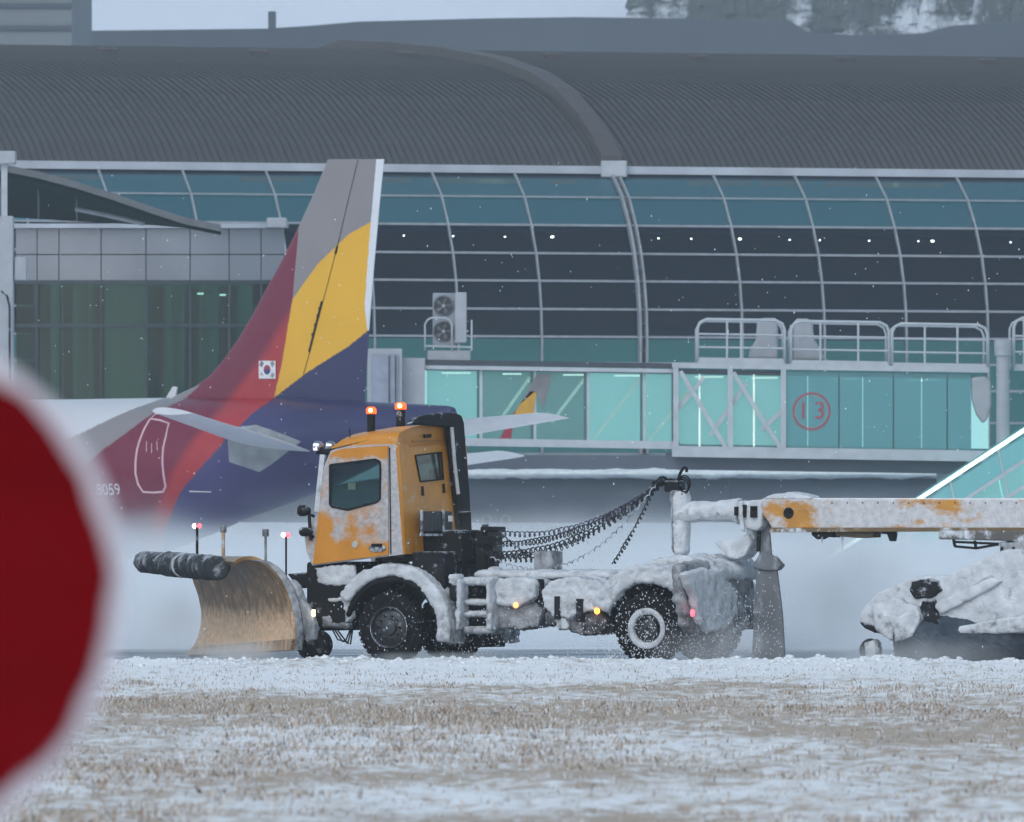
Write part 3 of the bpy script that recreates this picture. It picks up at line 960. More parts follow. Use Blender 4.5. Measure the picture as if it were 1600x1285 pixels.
# roof railings
def railing(x0, x1, ytop, ybot, posts, label, cut_r=False):
    r_ = wthing('roof_railing', (B((x0 + x1) / 2, 0).x, BY - .3, B(0, ybot).z))
    tag(r_, label, 'railing', 'white railings on the bridge roof')
    sl = .016
    def q(x, y): return B(x, y + (x - x0) * sl, -.3)
    rad = 14
    path = [q(x0, ybot), q(x0, ytop + rad), q(x0 + 4, ytop + 5), q(x0 + rad, ytop), q(x1 - rad, ytop), q(x1 - 4, ytop + 5), q(x1, ytop + rad), q(x1, ybot)]
    MB().tube(path, .045, 8).build('top_rail', MT['bframe'], r_, smooth=True)
    for f_ in (.36, .68):
        y = ytop + (ybot - ytop) * f_
        MB().tube([q(x0, y), q(x1, y)], .032, 6).build('mid_rail', MT['bframe'], r_)
    b = MB(); b.bar(q(x0, ybot), q(x1, ybot), .05, .16); b.build('toe_board', MT['bframe'], r_)
    for x in posts:
        MB().tube([q(x, ytop), q(x, ybot)], .035, 6).build('post', MT['bframe'], r_)
    # far side of the same cage
    off = Vector((0, 2.4, 0))
    MB().tube([p_ + off for p_ in path], .035, 6).build('rear_rail', MT['bframe'], r_, smooth=True)
    return r_
railing(1090, 1226, 499, 563, (1136, 1158), 'white roof railing on the bridge beside the truss frame')
railing(1236, 1389, 502, 567, (1282, 1341), 'white roof railing above the circled number 13')
railing(1394, 1543, 506, 571, (1445, 1496), 'white roof railing beside the round white column')
railing(1584, 1700, 497, 575, (1600, 1660), 'dark-backed white roof railing past the round column')
def cover(ol, label):
    b = MB(); b.prism([B(x, y, .3) for x, y in ol], (0, .9, 0))
    o = b.build('equipment_cover', MT['bwhite'], bevel=.08)
    return tag(o, label, 'cover', 'white covers on the bridge roof')
cover([(1184, 500), (1192, 497), (1211, 497), (1216, 502), (1216, 561), (1170, 561), (1172, 548), (1182, 530)], 'white equipment cover flaring to the left inside a roof railing')
cover([(1240, 503), (1246, 498), (1262, 498), (1270, 504), (1272, 530), (1284, 548), (1290, 563), (1240, 563)], 'white equipment cover flaring to the right inside a roof railing')

# air conditioner on the bridge roof
acu = wthing('air_conditioner', (B(700, 0).x, BY, B(700, 545).z))
tag(acu, 'two-fan white air conditioner standing on the bridge roof', 'air conditioner')
a_, c_ = B(676, 458, .4), B(712, 541, .4)
b = MB(); b.box(a_.x, c_.x, a_.y, a_.y + .8, c_.z, a_.z); b.build('fan_case', M('ac_grey', (.26, .28, .31), .6), acu, bevel=.03)
a2, c2 = B(711, 457, .25), B(729, 536, .25)
b = MB(); b.box(a2.x, c2.x, a2.y, a2.y + 1.0, c2.z, a2.z); b.build('side_panel', MT['bwhite'], acu, bevel=.02)
for y in (478, 518):
    p = B(693, y, .36)
    fo = MB().lathe([(.29, -.02), (.29, .05), (.25, .05), (.25, -.02)], p, 'y', 24, cap=False).build('fan_ring', M('fan_ring_grey', (.3, .32, .35), .6), acu)
    MB().lathe([(.25, .03), (.25, .05)], p, 'y', 24).build('fan_dark', MT['acfan'], acu)
    b = MB()
    for q in range(5):
        t = q * 2 * math.pi / 5
        d_ = Vector((math.cos(t), 0, math.sin(t))); e_ = Vector((-math.sin(t), -.3, math.cos(t)))
        b.add([p + d_ * .04, p + d_ * .23 - e_ * .05, p + d_ * .23 + e_ * .06, p + d_ * .05 + e_ * .03], [(0, 1, 2, 3)])
    b.build('fan_blades', M('fan_blade_grey', (.12, .125, .13), .6), fo, fix=False)
    MB().lathe([(.045, -.03), (.045, .03)], p, 'y', 12).build('fan_hub', MT['bwhite'], fo)
b = MB(); a3, c3 = B(668, 548, .2), B(735, 571, .2); b.box(a3.x, c3.x, a3.y, a3.y + 1.4, c3.z, a3.z); b.build('plinth', MT['bwhite'], acu, bevel=.02)
def loop(x0, x1, y0, y1, dy): return [B(x0, y1, dy), B(x0, y0 + 10, dy), B(x0 + 4, y0 + 3, dy), B(x0 + 10, y0, dy), B(x1 - 10, y0, dy), B(x1 - 4, y0 + 3, dy), B(x1, y0 + 10, dy), B(x1, y1, dy)]
MB().tube(loop(664, 706, 497, 548, .15), .03, 6).build('guard_rail', MT['bframe'], acu, smooth=True)
MB().tube([B(664, 541, .15), B(737, 543, .15)], .03, 6).build('guard_rail', MT['bframe'], acu)
MB().tube([B(737, 500, .15), B(737, 548, .15)], .03, 6).build('guard_rail', MT['bframe'], acu)

# low apron wall behind the aircraft
awl = wthing('apron_wall', (0, 300, 0))
tag(awl, 'low blue-grey apron wall with snowy ledge under the boarding bridge', 'wall')
for x0, x1 in ((-800, 560), (560, 1140), (1140, 2400)):
    a_, c_ = W(x0 + 1, 748, 299), W(x1 - 1, 816, 299)
    b = MB(); b.box(a_.x, c_.x, 299, 299.6, c_.z, a_.z); b.build('wall_panel', MT['concrete'], awl)
a_, c_ = W(-800, 735, 298.6), W(2400, 748, 298.6)
b = MB(); b.box(a_.x, c_.x, 298.6, 300.2, c_.z + .02, a_.z); caked(b.build('snow_ledge', MT['snow_thick'], awl), .18, .12, .8)
a_, c_ = W(-800, 816, 298.8), W(2400, 960, 298.8)
b = MB(); b.box(a_.x, c_.x, 298.8, 299.7, 0, a_.z - .02); b.build('plinth', MT['wall_white'], awl)
for px in (760, 790):
    p = W(px, 812, 298.7)
    MB().lathe([(.15, -.05), (.15, .02), (.10, .02), (.10, -.05)], p, 'y', 20, cap=False).build('ring_vent', MT['bwhite'], awl)

# glazed stair coming down at the right
st = wthing('glazed_stair', (W(1560, 0, 286).x, 286, 0))
tag(st, 'sloping glazed stairway with bright light strip along its top edge', 'stairway')
def T(x, off, dy=0):
    """point on the stair: x along, off pixels below the bright edge"""
    return W(x, 780 - (x - 1436) * .655 + off, 286 + dy)
xs = [1250, 1330, 1410, 1485, 1560, 1640, 1720, 1800]
b = MB(); b.bar(T(1250, 0), T(1800, 0), .12, .10); b.build('light_strip', lampm('stair_strip', (.72, 1, .88), 1.3), st)
b = MB(); b.loft([[T(x, -7, .1), T(x, -7, 2.4), T(x, -1, 2.4), T(x, -1, .1)] for x in (1250, 1800)]); b.build('stair_roof', MT['bpane_deep'], st)
offs = [6, 48, 88, 132]
for j, (o0, o1) in enumerate(zip(offs, offs[1:])):
    for x0, x1 in zip(xs, xs[1:]):
        b = MB(); b.add([T(x0 + 1, o0), T(x1 - 1, o0), T(x1 - 1 + 8, o1), T(x0 + 1 + 8, o1)], [(0, 1, 2, 3)])
        b.build('pane', MT['bpane_deep'] if j == 0 else MT['bpane'], st, fix=False)
    b = MB(); b.bar(T(1250, o1), T(1800, o1), .07, .10); b.build('stringer', MT['bframe'], st)
for x in xs:
    b = MB(); b.bar(T(x, 5, -.02), T(x + 24, 132, -.02), .045, .05, up=(0, 1, 0)); b.build('frame', MT['bframe'], st)
b = MB(); b.loft([[T(x, 10, 2.2), T(x, 132, 2.2), T(x, 132, 2.3), T(x, 10, 2.3)] for x in (1250, 1800)]); b.build('rear_wall', MT['bwall'], st)
b = MB(); b.loft([[T(x, 134, 0), T(x, 134, 2.3), T(x, 146, 2.3), T(x, 146, 0)] for x in (1250, 1800)]); b.build('stair_floor', MT['concrete'], st)
for x in (1500, 1700):
    p = T(x, 145, 1.1)
    b = MB(); b.box(p.x - .12, p.x + .12, p.y - .12, p.y + .12, 0, p.z); b.build('stair_post', MT['bframe'], st)

# =================================================================== FAR BACKGROUND
def farbox(name, x0, y0, x1, Y, dep, m, label, cat, floors=()):
    a_, c_ = W(x0, y0, Y), W(x1, y0, Y)
    r_ = wthing(name, ((a_.x + c_.x) / 2, Y, 0))
    tag(r_, label, cat)
    b = MB(); b.box(a_.x, c_.x, Y, Y + dep, 0, a_.z); b.build('wall', m, r_)
    b = MB(); b.box(a_.x - .3, c_.x + .3, Y - .3, Y + dep + .3, a_.z + .003, a_.z + .35); b.build('roof_slab', m, r_)
    for f_ in floors:
        z = W(0, f_, Y - .1).z
        b = MB(); b.box(a_.x, c_.x, Y - .12, Y, z - .12, z + .12); b.build('floor_band', MT['farwall'], r_)
    return r_
farbox('pale_block', -260, -60, 112, 520, 25, MT['farpale'], 'pale grey block with floor bands beyond the terminal roof', 'building', (9, 44))
far = wthing('long_shed', (0, 600, 0)); tag(far, 'long grey shed with low curved roofs beyond the terminal', 'building')
fp_ = [(60, 49), (250, 47), (410, 45), (480, 41), (560, 34), (760, 29), (900, 27), (1050, 29), (1235, 34), (1262, 50), (1330, 55), (1440, 53), (1490, 40), (1560, 36), (2000, 34)]
ptop = [W(x, y, 600) for x, y in fp_]
b = MB(); b.prism(ptop + [Vector((ptop[-1].x, 600, 0)), Vector((ptop[0].x, 600, 0))], (0, 45, 0)); b.build('wall', MT['farwall'], far)
fm = wthing('roof_mast', (W(424, 0, 556).x, 556, 0)); tag(fm, 'short dark mast standing above the long low shed', 'mast')
a_, c_ = W(419, 18, 556), W(431, 46, 556)
b = MB(); b.box(a_.x, c_.x, 556, 556.5, c_.z, a_.z); b.build('mast_head', MT['farwall'], fm)
b = MB(); p = W(425, 50, 556); b.box(p.x - .1, p.x + .1, 556.1, 556.4, 0, p.z); b.build('mast_pole', MT['farwall'], fm)

# snowy wooded slope: conifers massed in patches
def forest():
    vv, ff = [], []
    def cone(x, y, z, r, h):
        for k in range(3):
            zb = z + h * (.12 + .27 * k); rr = r * (1 - .28 * k) ; hh = h * .42
            o = len(vv); n = 7
            a0 = random.random() * 6
            for q in range(n):
                t = a0 + 2 * math.pi * q / n
                s_ = rr * random.uniform(.75, 1.15)
                vv.append((x + s_ * math.cos(t), y + s_ * math.sin(t), zb + random.uniform(-.03, .03) * h))
            vv.append((x, y, zb + hh))
            for q in range(n): ff.append((o + q, o + (q + 1) % n, o + n))
    for patch in (((1245, 1345), (-60, 66), 1.0), ((1345, 1420), (-60, 30), .8), ((1460, 1640), (24, 80), 1.0), ((1540, 1640), (-40, 20), .9),
                  ((1330, 1480), (55, 80), .7), ((990, 1250), (38, 62), .5)):
        (x0, x1), (y0, y1), den = patch
        for i in range(int((x1 - x0) * (y1 - y0) * .035 * den)):
            px, py = random.uniform(x0, x1), random.uniform(y0, y1)
            # march along the pixel ray to the slope
            Y = 720.0
            while Y < 1990:
                w_ = W(px, py, Y)
                if w_.z <= hill_h(w_.x, w_.y): break
                Y += 8
            else: continue
            cone(w_.x, w_.y, w_.z - .3, random.uniform(1.2, 2.2), random.uniform(4, 8))
    b = MB(); b.v = vv; b.f = ff
    return b.build('wooded_slope', MT['needle'], fix=False)
tag(forest(), 'dark conifer wood on the snowy slope beyond the sheds', 'wood', kind='stuff')

# =================================================================== AIRLINER
PF = Frame(450, 240.0, 0.0, math.radians(45))
plane = PF.empty('airliner')
tag(plane, 'parked airliner with red, yellow and navy tail beside the terminal', 'airliner')
I = np.interp
# fuselage stations: u, ztop, zbot, half width
fst = [(-5.6, 5.02, 4.62, .12), (-5.4, 5.06, 4.5, .22), (-4.6, 5.10, 4.25, .42), (-3.6, 5.14, 3.92, .66), (-2.4, 5.20, 3.52, .92), (-1.1, 5.27, 3.10, 1.18),
       (.4, 5.31, 2.72, 1.42), (1.94, 5.34, 2.36, 1.64), (3.2, 5.35, 1.98, 1.80), (4.6, 5.35, 1.60, 1.92), (6.0, 5.35, 1.44, 1.96), (8, 5.35, 1.40, 1.975),
       (26, 5.35, 1.40, 1.975), (29, 5.2, 1.45, 1.85), (31, 4.8, 1.6, 1.5), (32.3, 4.1, 1.95, 1.0), (32.9, 3.4, 2.4, .5), (33.1, 3.0, 2.7, .15)]
fu = [a[0] for a in fst]
def fus(u):
    zt_, zb_, rv = (float(I(u, fu, [a[i] for a in fst])) for i in (1, 2, 3))
    return (zt_ + zb_) / 2, (zt_ - zb_) / 2, rv
def fus_v(u, z):
    zc, rz, rv = fus(u)
    q = max(-.999, min(.999, (z - zc) / rz))
    return rv * math.sqrt(1 - q * q)
def on_fus(px, py, off=.012):
    v = 1.0
    for i in range(8):
        p = PF.S(px, py, v); v = fus_v(p.x, p.z) + off
    return PF.S(px, py, v)

WHITE, TAUPE, CRIM, RED, YEL, NAVY, VIOLET, LGREY = (.60, .61, .64), (.245, .225, .232), (.17, .018, .045), (.38, .035, .042), (.74, .40, .028), (.032, .034, .10), (.062, .058, .165), (.30, .32, .34)
def mixc(a, b, t):
    t = max(0, min(1, t)); return tuple(x * (1 - t) + y * t for x, y in zip(a, b))
def pip(x, y, poly):
    c = False; n = len(poly); j = n - 1
    for i in range(n):
        xi, yi = poly[i]; xj, yj = poly[j]
        if (yi > y) != (yj > y) and x < (xj - xi) * (y - yi) / (yj - yi) + xi: c = not c
        j = i
    return c
PLATE = [(355, 676), (372, 668), (400, 664), (470, 690), (440, 712), (405, 738), (358, 722)]
def livery(x, y, fin):
    yN = I(x, [240, 255, 262, 280, 310, 350, 392, 428, 480, 545, 577, 700], [960, 860, 820, 772, 735, 690, 648, 622, 582, 541, 515, 440])
    if y > yN:
        t = (y - yN) / 90 if not fin else 0
        c = mixc(VIOLET, NAVY, (x - 330) / 160) if not fin else NAVY
        return c
    if fin:
        xte = I(y, [249, 330, 420, 510, 600], [600, 592, 584, 577, 571])
        if x > xte - 12 * I(y, [249, 480, 530], [1, .8, 0]): return (.66, .68, .72)
    xB = I(y, [355, 468, 570, 622, 640], [467, 457, 440, 428, 420])
    if x > xB and y < 626:
        yT = I(x, [457, 497, 545, 583], [468, 412, 366, 345])
        return TAUPE if y < yT else YEL
    xG = I(y, [605, 625, 645, 700, 720, 760], [310, 287, 240, 165, 140, 90])
    if x < xG:
        xW = I(y, [618, 640, 675, 700, 760], [268, 205, 130, 80, -20])
        return WHITE if x < xW else TAUPE
    xR = I(y, [400, 480, 560, 640, 690, 740, 800, 860], [560, 458, 408, 345, 300, 268, 242, 225])
    return mixc(CRIM, RED, (x - xR) / 16 + .5)

def painted(name, verts, faces, fin, parent):
    me = bpy.data.meshes.new(name)
    me.from_pydata(verts, [], faces)
    ca = me.color_attributes.new('paint', 'FLOAT_COLOR', 'POINT')
    cs = []
    for p in verts:
        if not fin and p[0] > 13: cs += [*WHITE, 1]; continue
        x, y = proj(PF.world((p[0], abs(p[1]), p[2])))
        cs += [*livery(x, y, fin), 1]
    ca.data.foreach_set('color', cs)
    me.materials.append(MT['livery'])
    for q in me.polygons: q.use_smooth = True
    o = bpy.data.objects.new(name, me); COL.objects.link(o); o.parent = parent
    return o
us = list(np.arange(-5.6, 13.0, .05)) + list(np.arange(13, 33.11, .6)) + [33.1]
nr = 160
V, FC = [], []
for u in us:
    zc, rz, rv = fus(u)
    for q in range(nr):
        t = 2 * math.pi * q / nr
        V.append((u, rv * math.sin(t), zc + rz * math.cos(t)))
for a in range(len(us) - 1):
    for q in range(nr):
        FC.append((a * nr + q, a * nr + (q + 1) % nr, (a + 1) * nr + (q + 1) % nr, (a + 1) * nr + q))
FC.append(tuple(range(nr))[::-1]); FC.append(tuple(range((len(us) - 1) * nr, len(us) * nr)))
fuse = painted('fuselage', V, FC, False, plane)

# fin
le = [(249, 513), (305, 490), (355, 467), (400, 445), (446, 420), (493, 395), (532, 372), (562, 350), (588, 328), (604, 306), (616, 280), (640, 230)]
te = [(249, 600), (330, 592), (420, 584), (510, 577), (600, 571), (640, 569)]
V, FC = [], []
ny, nx = 240, 150
for j in range(ny):
    y = 249 + (640 - 249) * j / (ny - 1)
    xl = I(y, [a for a, b in le], [b for a, b in le]); xt = I(y, [a for a, b in te], [b for a, b in te])
    th = I(y, [249, 640], [.055, .20])
    for side in (1, -1):
        for i in range(nx):
            s_ = i / (nx - 1)
            x = xl + (xt - xl) * s_
            p = PF.S(x, y, 0)
            w_ = th * 2.6 * (math.sqrt(max(s_, 0)) * (1 - s_)) + .012
            V.append((p.x, side * w_, p.z))
for j in range(ny - 1):
    for side in (0, 1):
        a = j * 2 * nx + side * nx; b_ = a + 2 * nx
        for i in range(nx - 1):
            FC.append((a + i, a + i + 1, b_ + i + 1, b_ + i) if side else (a + i, b_ + i, b_ + i + 1, a + i + 1))
    a = j * 2 * nx; b_ = a + 2 * nx
    FC.append((a, a + nx, b_ + nx, b_)); FC.append((a + nx - 1, b_ + nx - 1, b_ + 2 * nx - 1, a + 2 * nx - 1))
FC.append(tuple(range(nx)) + tuple(range(2 * nx - 1, nx - 1, -1)))
fin = painted('tail_fin', V, FC, True, plane)
# rudder hinge line and hinge fairings
def fin_v(px, py):
    xl = I(py, [a for a, b in le], [b for a, b in le]); xt = I(py, [a for a, b in te], [b for a, b in te])
    s_ = max(0, min(1, (px - xl) / (xt - xl))); th = I(py, [249, 640], [.055, .20])
    return th * 2.6 * math.sqrt(s_) * (1 - s_) + .018
def fp(px, py): return PF.S(px, py, fin_v(px, py))
for side in (1, -1):
    def fl(p): return Vector((p.x, p.y * side, p.z))
    HDK = M('hinge_dark', (.05, .035, .02), .7)
    MB().tube([fl(fp(559, 250)), fl(fp(527, 385)), fl(fp(484, 550)), fl(fp(474, 585))], .008, 4).build('hinge_line', HDK, fin)
    for (x0, y0), (x1, y1) in (((527, 385), (524, 397)), ((503, 471), (483, 550))):
        MB().tube([fl(fp(x0, y0)), fl(fp(x1, y1))], .028, 5).build('hinge_slot', M('slot_dark', (.02, .02, .02), .8), fin)
    for px, py in ((500, 482), (497, 494), (493, 508), (489, 523)):
        MB().ball(fl(fp(px, py)), .045, 8, 6).build('hinge_knuckle', HDK, fin)
# national flag on the fin
fl_ = MB()
q = [fp(405, 564), fp(431, 564), fp(431, 592), fp(405, 592)]
for p in q: p.y += .01
fl_.prism(q, (0, .004, 0)); flag = fl_.build('flag', M('flag_white', (.72, .73, .75), .5), fin)
fc_ = sum((p for p in q), Vector()) / 4
def disc(c, r, a0, a1, col, dy, name):
    b = MB(); n = 20
    pts = [Vector((c.x - r * math.cos(t), c.y + dy, c.z + r * math.sin(t))) for t in np.linspace(a0, a1, n)]
    b.add(pts, [tuple(range(n))]); return b.build(name, col, flag, fix=False)
FR, FB, FK = M('flag_red', (.35, .04, .07), .5), M('flag_blue', (.03, .05, .2), .5), M('flag_black', (.03, .03, .04), .5)
disc(fc_, .115, 0, math.pi, FR, .008, 'flag_disc'); disc(fc_, .115, math.pi, 2 * math.pi, FB, .008, 'flag_disc')
for sx, sz in ((1, 1), (1, -1), (-1, 1), (-1, -1)):
    for k in range(3):
        c_ = fc_ + Vector((sx * (.16 + .03 * k), .008, sz * (.115 + .022 * k)))
        d_ = Vector((-sx * .035, 0, sz * .05)); n_ = Vector((sx * .008, 0, sz * .006))
        b = MB(); b.add([c_ - d_ - n_, c_ + d_ - n_, c_ + d_ + n_, c_ - d_ + n_], [(0, 1, 2, 3)]); b.build('flag_bar', FK, flag, fix=False)
# tailplanes
def wing(name, root_le, root_te, tip_le, tip_te, tr, tt_, m, par):
    n = 14
    rings = []
    for f_ in np.linspace(0, 1, 9):
        a = Vector(root_le).lerp(Vector(tip_le), f_); c_ = Vector(root_te).lerp(Vector(tip_te), f_)
        th = tr * (1 - f_) + tt_ * f_
        ring = []
        for i in range(n):
            s_ = i / (n - 1); p = a.lerp(c_, s_); ring.append(p + Vector((0, 0, th * (1.7 * math.sqrt(s_) * (1 - s_) + .04))))
        for i in range(n - 1, -1, -1):
            s_ = i / (n - 1); p = a.lerp(c_, s_); ring.append(p - Vector((0, 0, th * (1.2 * math.sqrt(s_) * (1 - s_) + .04))))
        rings.append(ring)
    b = MB(); b.loft(rings)
    return b.build(name, m, par, smooth='auto')
r_le = PF.S(356, 684, .9); r_te = PF.S(500, 712, .5)
for side in (1, -1):
    rl = Vector((r_le.x, side * .8, r_le.z)); rt = Vector((r_te.x, side * .4, r_te.z))
    tl = Vector((rl.x - 3.05, side * 6.2, rl.z + .55)); tp = Vector((tl.x - 1.35, side * 6.2, tl.z - .06))
    tailp = wing('tailplane', rl, rt, tl, tp, .30, .14, MT['air_white'], plane)
ptop_ = [(355, 678), (362, 671), (376, 667), (400, 664), (424, 672), (448, 681), (470, 690)]
pbot_ = [(358, 722), (372, 727), (388, 732), (405, 738), (424, 726), (446, 709), (470, 691)]
rows_ = []
for t_ in np.linspace(0, 1, 12):
    row = []
    for k_ in np.linspace(0, 6, 25):
        a0 = np.array([I(k_, range(7), [p[0] for p in ptop_]), I(k_, range(7), [p[1] for p in ptop_])]); b0 = np.array([I(k_, range(7), [p[0] for p in pbot_]), I(k_, range(7), [p[1] for p in pbot_])])
        q_ = a0 * (1 - t_) + b0 * t_; row.append(on_fus(q_[0], q_[1], .012))
    rows_.append(row)
for sg_ in (1, -1):
    b = MB(); b.loft([[Vector((p.x, p.y * sg_, p.z)) for p in r_] for r_ in rows_], cap=False, closed=False)
    b.build('tailplane_seal', M('bare_metal_grey', (.30, .32, .34), .45, metal=.2, var=.25, vscale=2), plane, smooth=True, fix=False)
# blade antenna, door outline, registration
b = MB(); p = on_fus(264, 621); u_ = p.x; zt_ = fus(u_)[0] + fus(u_)[1]
b.prism([(u_ + .22, -.02, zt_ - .03), (u_ - .12, -.02, zt_ - .03), (u_ - .2, -.02, zt_ + .26), (u_ - .05, -.02, zt_ + .27)], (0, .04, 0)); b.build('blade_antenna', MT['air_white'], plane)
def strip(path, r, name, m, par):
    return MB().tube(path, r, 6).build(name, m, par)
dpx = [(235, 655), (250, 657), (264, 662), (259, 684), (255, 701), (254, 724), (256, 745), (259, 760), (255, 769), (240, 770), (224, 769), (216, 757), (212, 740), (212, 722), (214, 705), (218, 690), (226, 670)]
dpath = [on_fus(x, y, .0) for x, y in dpx + dpx[:1]]
strip(dpath, .03, 'door_outline', MT['air_line'], plane)
hpx = [(236, 655), (242, 648), (262, 645), (277, 646), (270, 656)]
strip([on_fus(x, y, .0) for x, y in hpx], .022, 'door_hinge_outline', MT['air_line'], plane)
for (x0, y0, x1, y1) in ((229, 690, 229, 706), (237, 693, 237, 708), (245, 690, 246, 704)):
    strip([on_fus(x0, y0, .0), on_fus(x1, y1, .0)], .012, 'door_handle_mark', MT['air_line'], plane)
strip([on_fus(296, 768, 0), on_fus(330, 769, 0)], .016, 'sill_mark', MT['lettering'], plane)
me = text_mesh('HL8059', .385, MT['lettering'], 'registration')
cen = on_fus(157, 766)
for v in me.vertices:
    u_ = cen.x - v.co.x; z_ = cen.z + v.co.y
    v.co = (u_, fus_v(u_, z_) + .01, z_)
o = bpy.data.objects.new('registration', me); COL.objects.link(o); o.parent = plane
# wings and landing gear (out of the frame, behind the red sign)
for side in (1, -1):
    wing('wing', (19.5, side * 1.5, 2.2), (12.6, side * 1.5, 2.0), (10.5, side * 17, 4.1), (9.0, side * 17, 4.1), .6, .2, MT['air_white'], plane)
    b = MB(); b.tube([(13.4, side * 3.8, 2.2), (13.4, side * 3.8, .55)], .13, 10); b.build('main_gear_leg', MT['air_grey'], plane)
    for q in (-.45, .45):
        MB().lathe([(.3, -.2), (.55, -.18), (.58, 0), (.55, .18), (.3, .2)], (13.4, side * 3.8 + q, .57), 'y', 24).build('gear_wheel', MT['rubber'], plane, smooth='auto')
b = MB(); b.tube([(27.5, 0, 1.8), (27.5, 0, .4)], .1, 10); b.build('nose_gear_leg', MT['air_grey'], plane)
for q in (-.25, .25):
    MB().lathe([(.2, -.1), (.36, -.1), (.38, 0), (.36, .1), (.2, .1)], (27.5, q, .38), 'y', 20).build('gear_wheel', MT['rubber'], plane, smooth='auto')

# =================================================================== PLOUGH TRUCK
TF = Frame(607, 150.0, 1.15, math.radians(25.5))
truck = TF.empty('plough_truck')
tag(truck, 'orange snow plough truck with salt-caked cab and amber roof beacons', 'truck')
S, R_ = TF.S, TF.R
CV = 1.15
# ---- cab: hollow shell with real openings
prof = [(476, 836), (489, 884), (634, 866), (622, 678), (580, 681), (532, 689), (516, 700), (503, 716), (494, 801)]
P2 = [S(x, y, CV) for x, y in prof]
def atv(p, v, crown=True):
    return Vector((p.x, v, p.z))
def crown(v): return .15 * (1 - (abs(v) / CV) ** 2.2)
# roof cap
roof_i = [3, 4, 5, 6]
vsx = [-CV, -1.10, -.95, -.7, -.35, 0, .35, .7, .95, 1.10, CV]
b = MB()
seam_px = [(621, 694), (580, 695), (532, 698), (515, 702)]
rl = [S(x, y, CV) for x, y in seam_px]
rings = []
for v in vsx:
    inset = .05 if abs(v) == CV else 0
    up_ = [Vector((P2[i].x, v, P2[i].z + crown(v) - inset)) for i in roof_i]
    lo_ = [Vector((p.x, v, p.z)) for p in rl[::-1]]
    rings.append(up_ + lo_)
b.loft(rings); roofcap = b.build('roof_cap', MT['orange'], truck, smooth='auto')
# rear wall with window
ur = S(622, 678, CV).x
def rear(px, py, du=0.0):
    """pixel on the slightly tilted rear wall"""
    a, c_ = S(622, 678, CV), S(634, 866, CV)
    p = R_(px, py, a.x)
    for _ in range(4):
        t = (p.z - a.z) / (c_.z - a.z); p = R_(px, py, a.x + (c_.x - a.x) * t + du)
    return p
aT, aB = S(622, 678, CV), S(634, 866, CV)
zt_ = rl[0].z
def rw(v, z, du=0):
    t = (z - aT.z) / (aB.z - aT.z); return Vector((aT.x + (aB.x - aT.x) * t + du, v, z))
outer = [rw(-CV, aB.z), rw(CV, aB.z), rw(CV, zt_), rw(-CV, zt_)]
hole = [rear(648, 712), rear(689, 707), rear(692, 749), rear(656, 753)]
b = MB(); b.plate(outer, [hole], (.05, 0, 0)); rwall = b.build('rear_wall', MT['orange'], truck)
b = MB(); b.add([p + Vector((.02, 0, 0)) for p in hole], [(0, 1, 2, 3)]); b.build('rear_window', MT['cabglass'], rwall, fix=False)
for i in range(4):
    b = MB(); b.bar(hole[i] + Vector((-.004, 0, 0)), hole[(i + 1) % 4] + Vector((-.004, 0, 0)), .02, .03, up=(1, 0, 0)); b.build('window_seal', MT['black_clean'], rwall)
for px, y0, y1 in ((660, 760, 775), (693, 756, 771)):
    b = MB(); b.bar(rear(px, y0, -.012), rear(px + 1, y1, -.012), .045, .03, up=(1, 0, 0)); b.build('vent_slot', MT['black_clean'], rwall, bevel=.008)
b = MB(); b.bar(rear(663, 682, -.02), rear(673, 681, -.02), .05, .04, up=(1, 0, 0)); b.build('grab_latch', MT['black_clean'], rwall, bevel=.01)
b = MB(); b.bar(rear(644, 690, -.008), rear(690, 688, -.008), .02, .02, up=(1, 0, 0)); b.build('panel_crease', M('crease_orange', (.40, .17, .02), .5), rwall)
# rounded pressing around the window
prs = [rear(640, 697, -.006), rear(696, 693, -.006), rear(703, 702, -.006), rear(711, 790, -.006)]
MB().tube(prs, .012, 6).build('pressed_edge', MT['orange'], rwall)
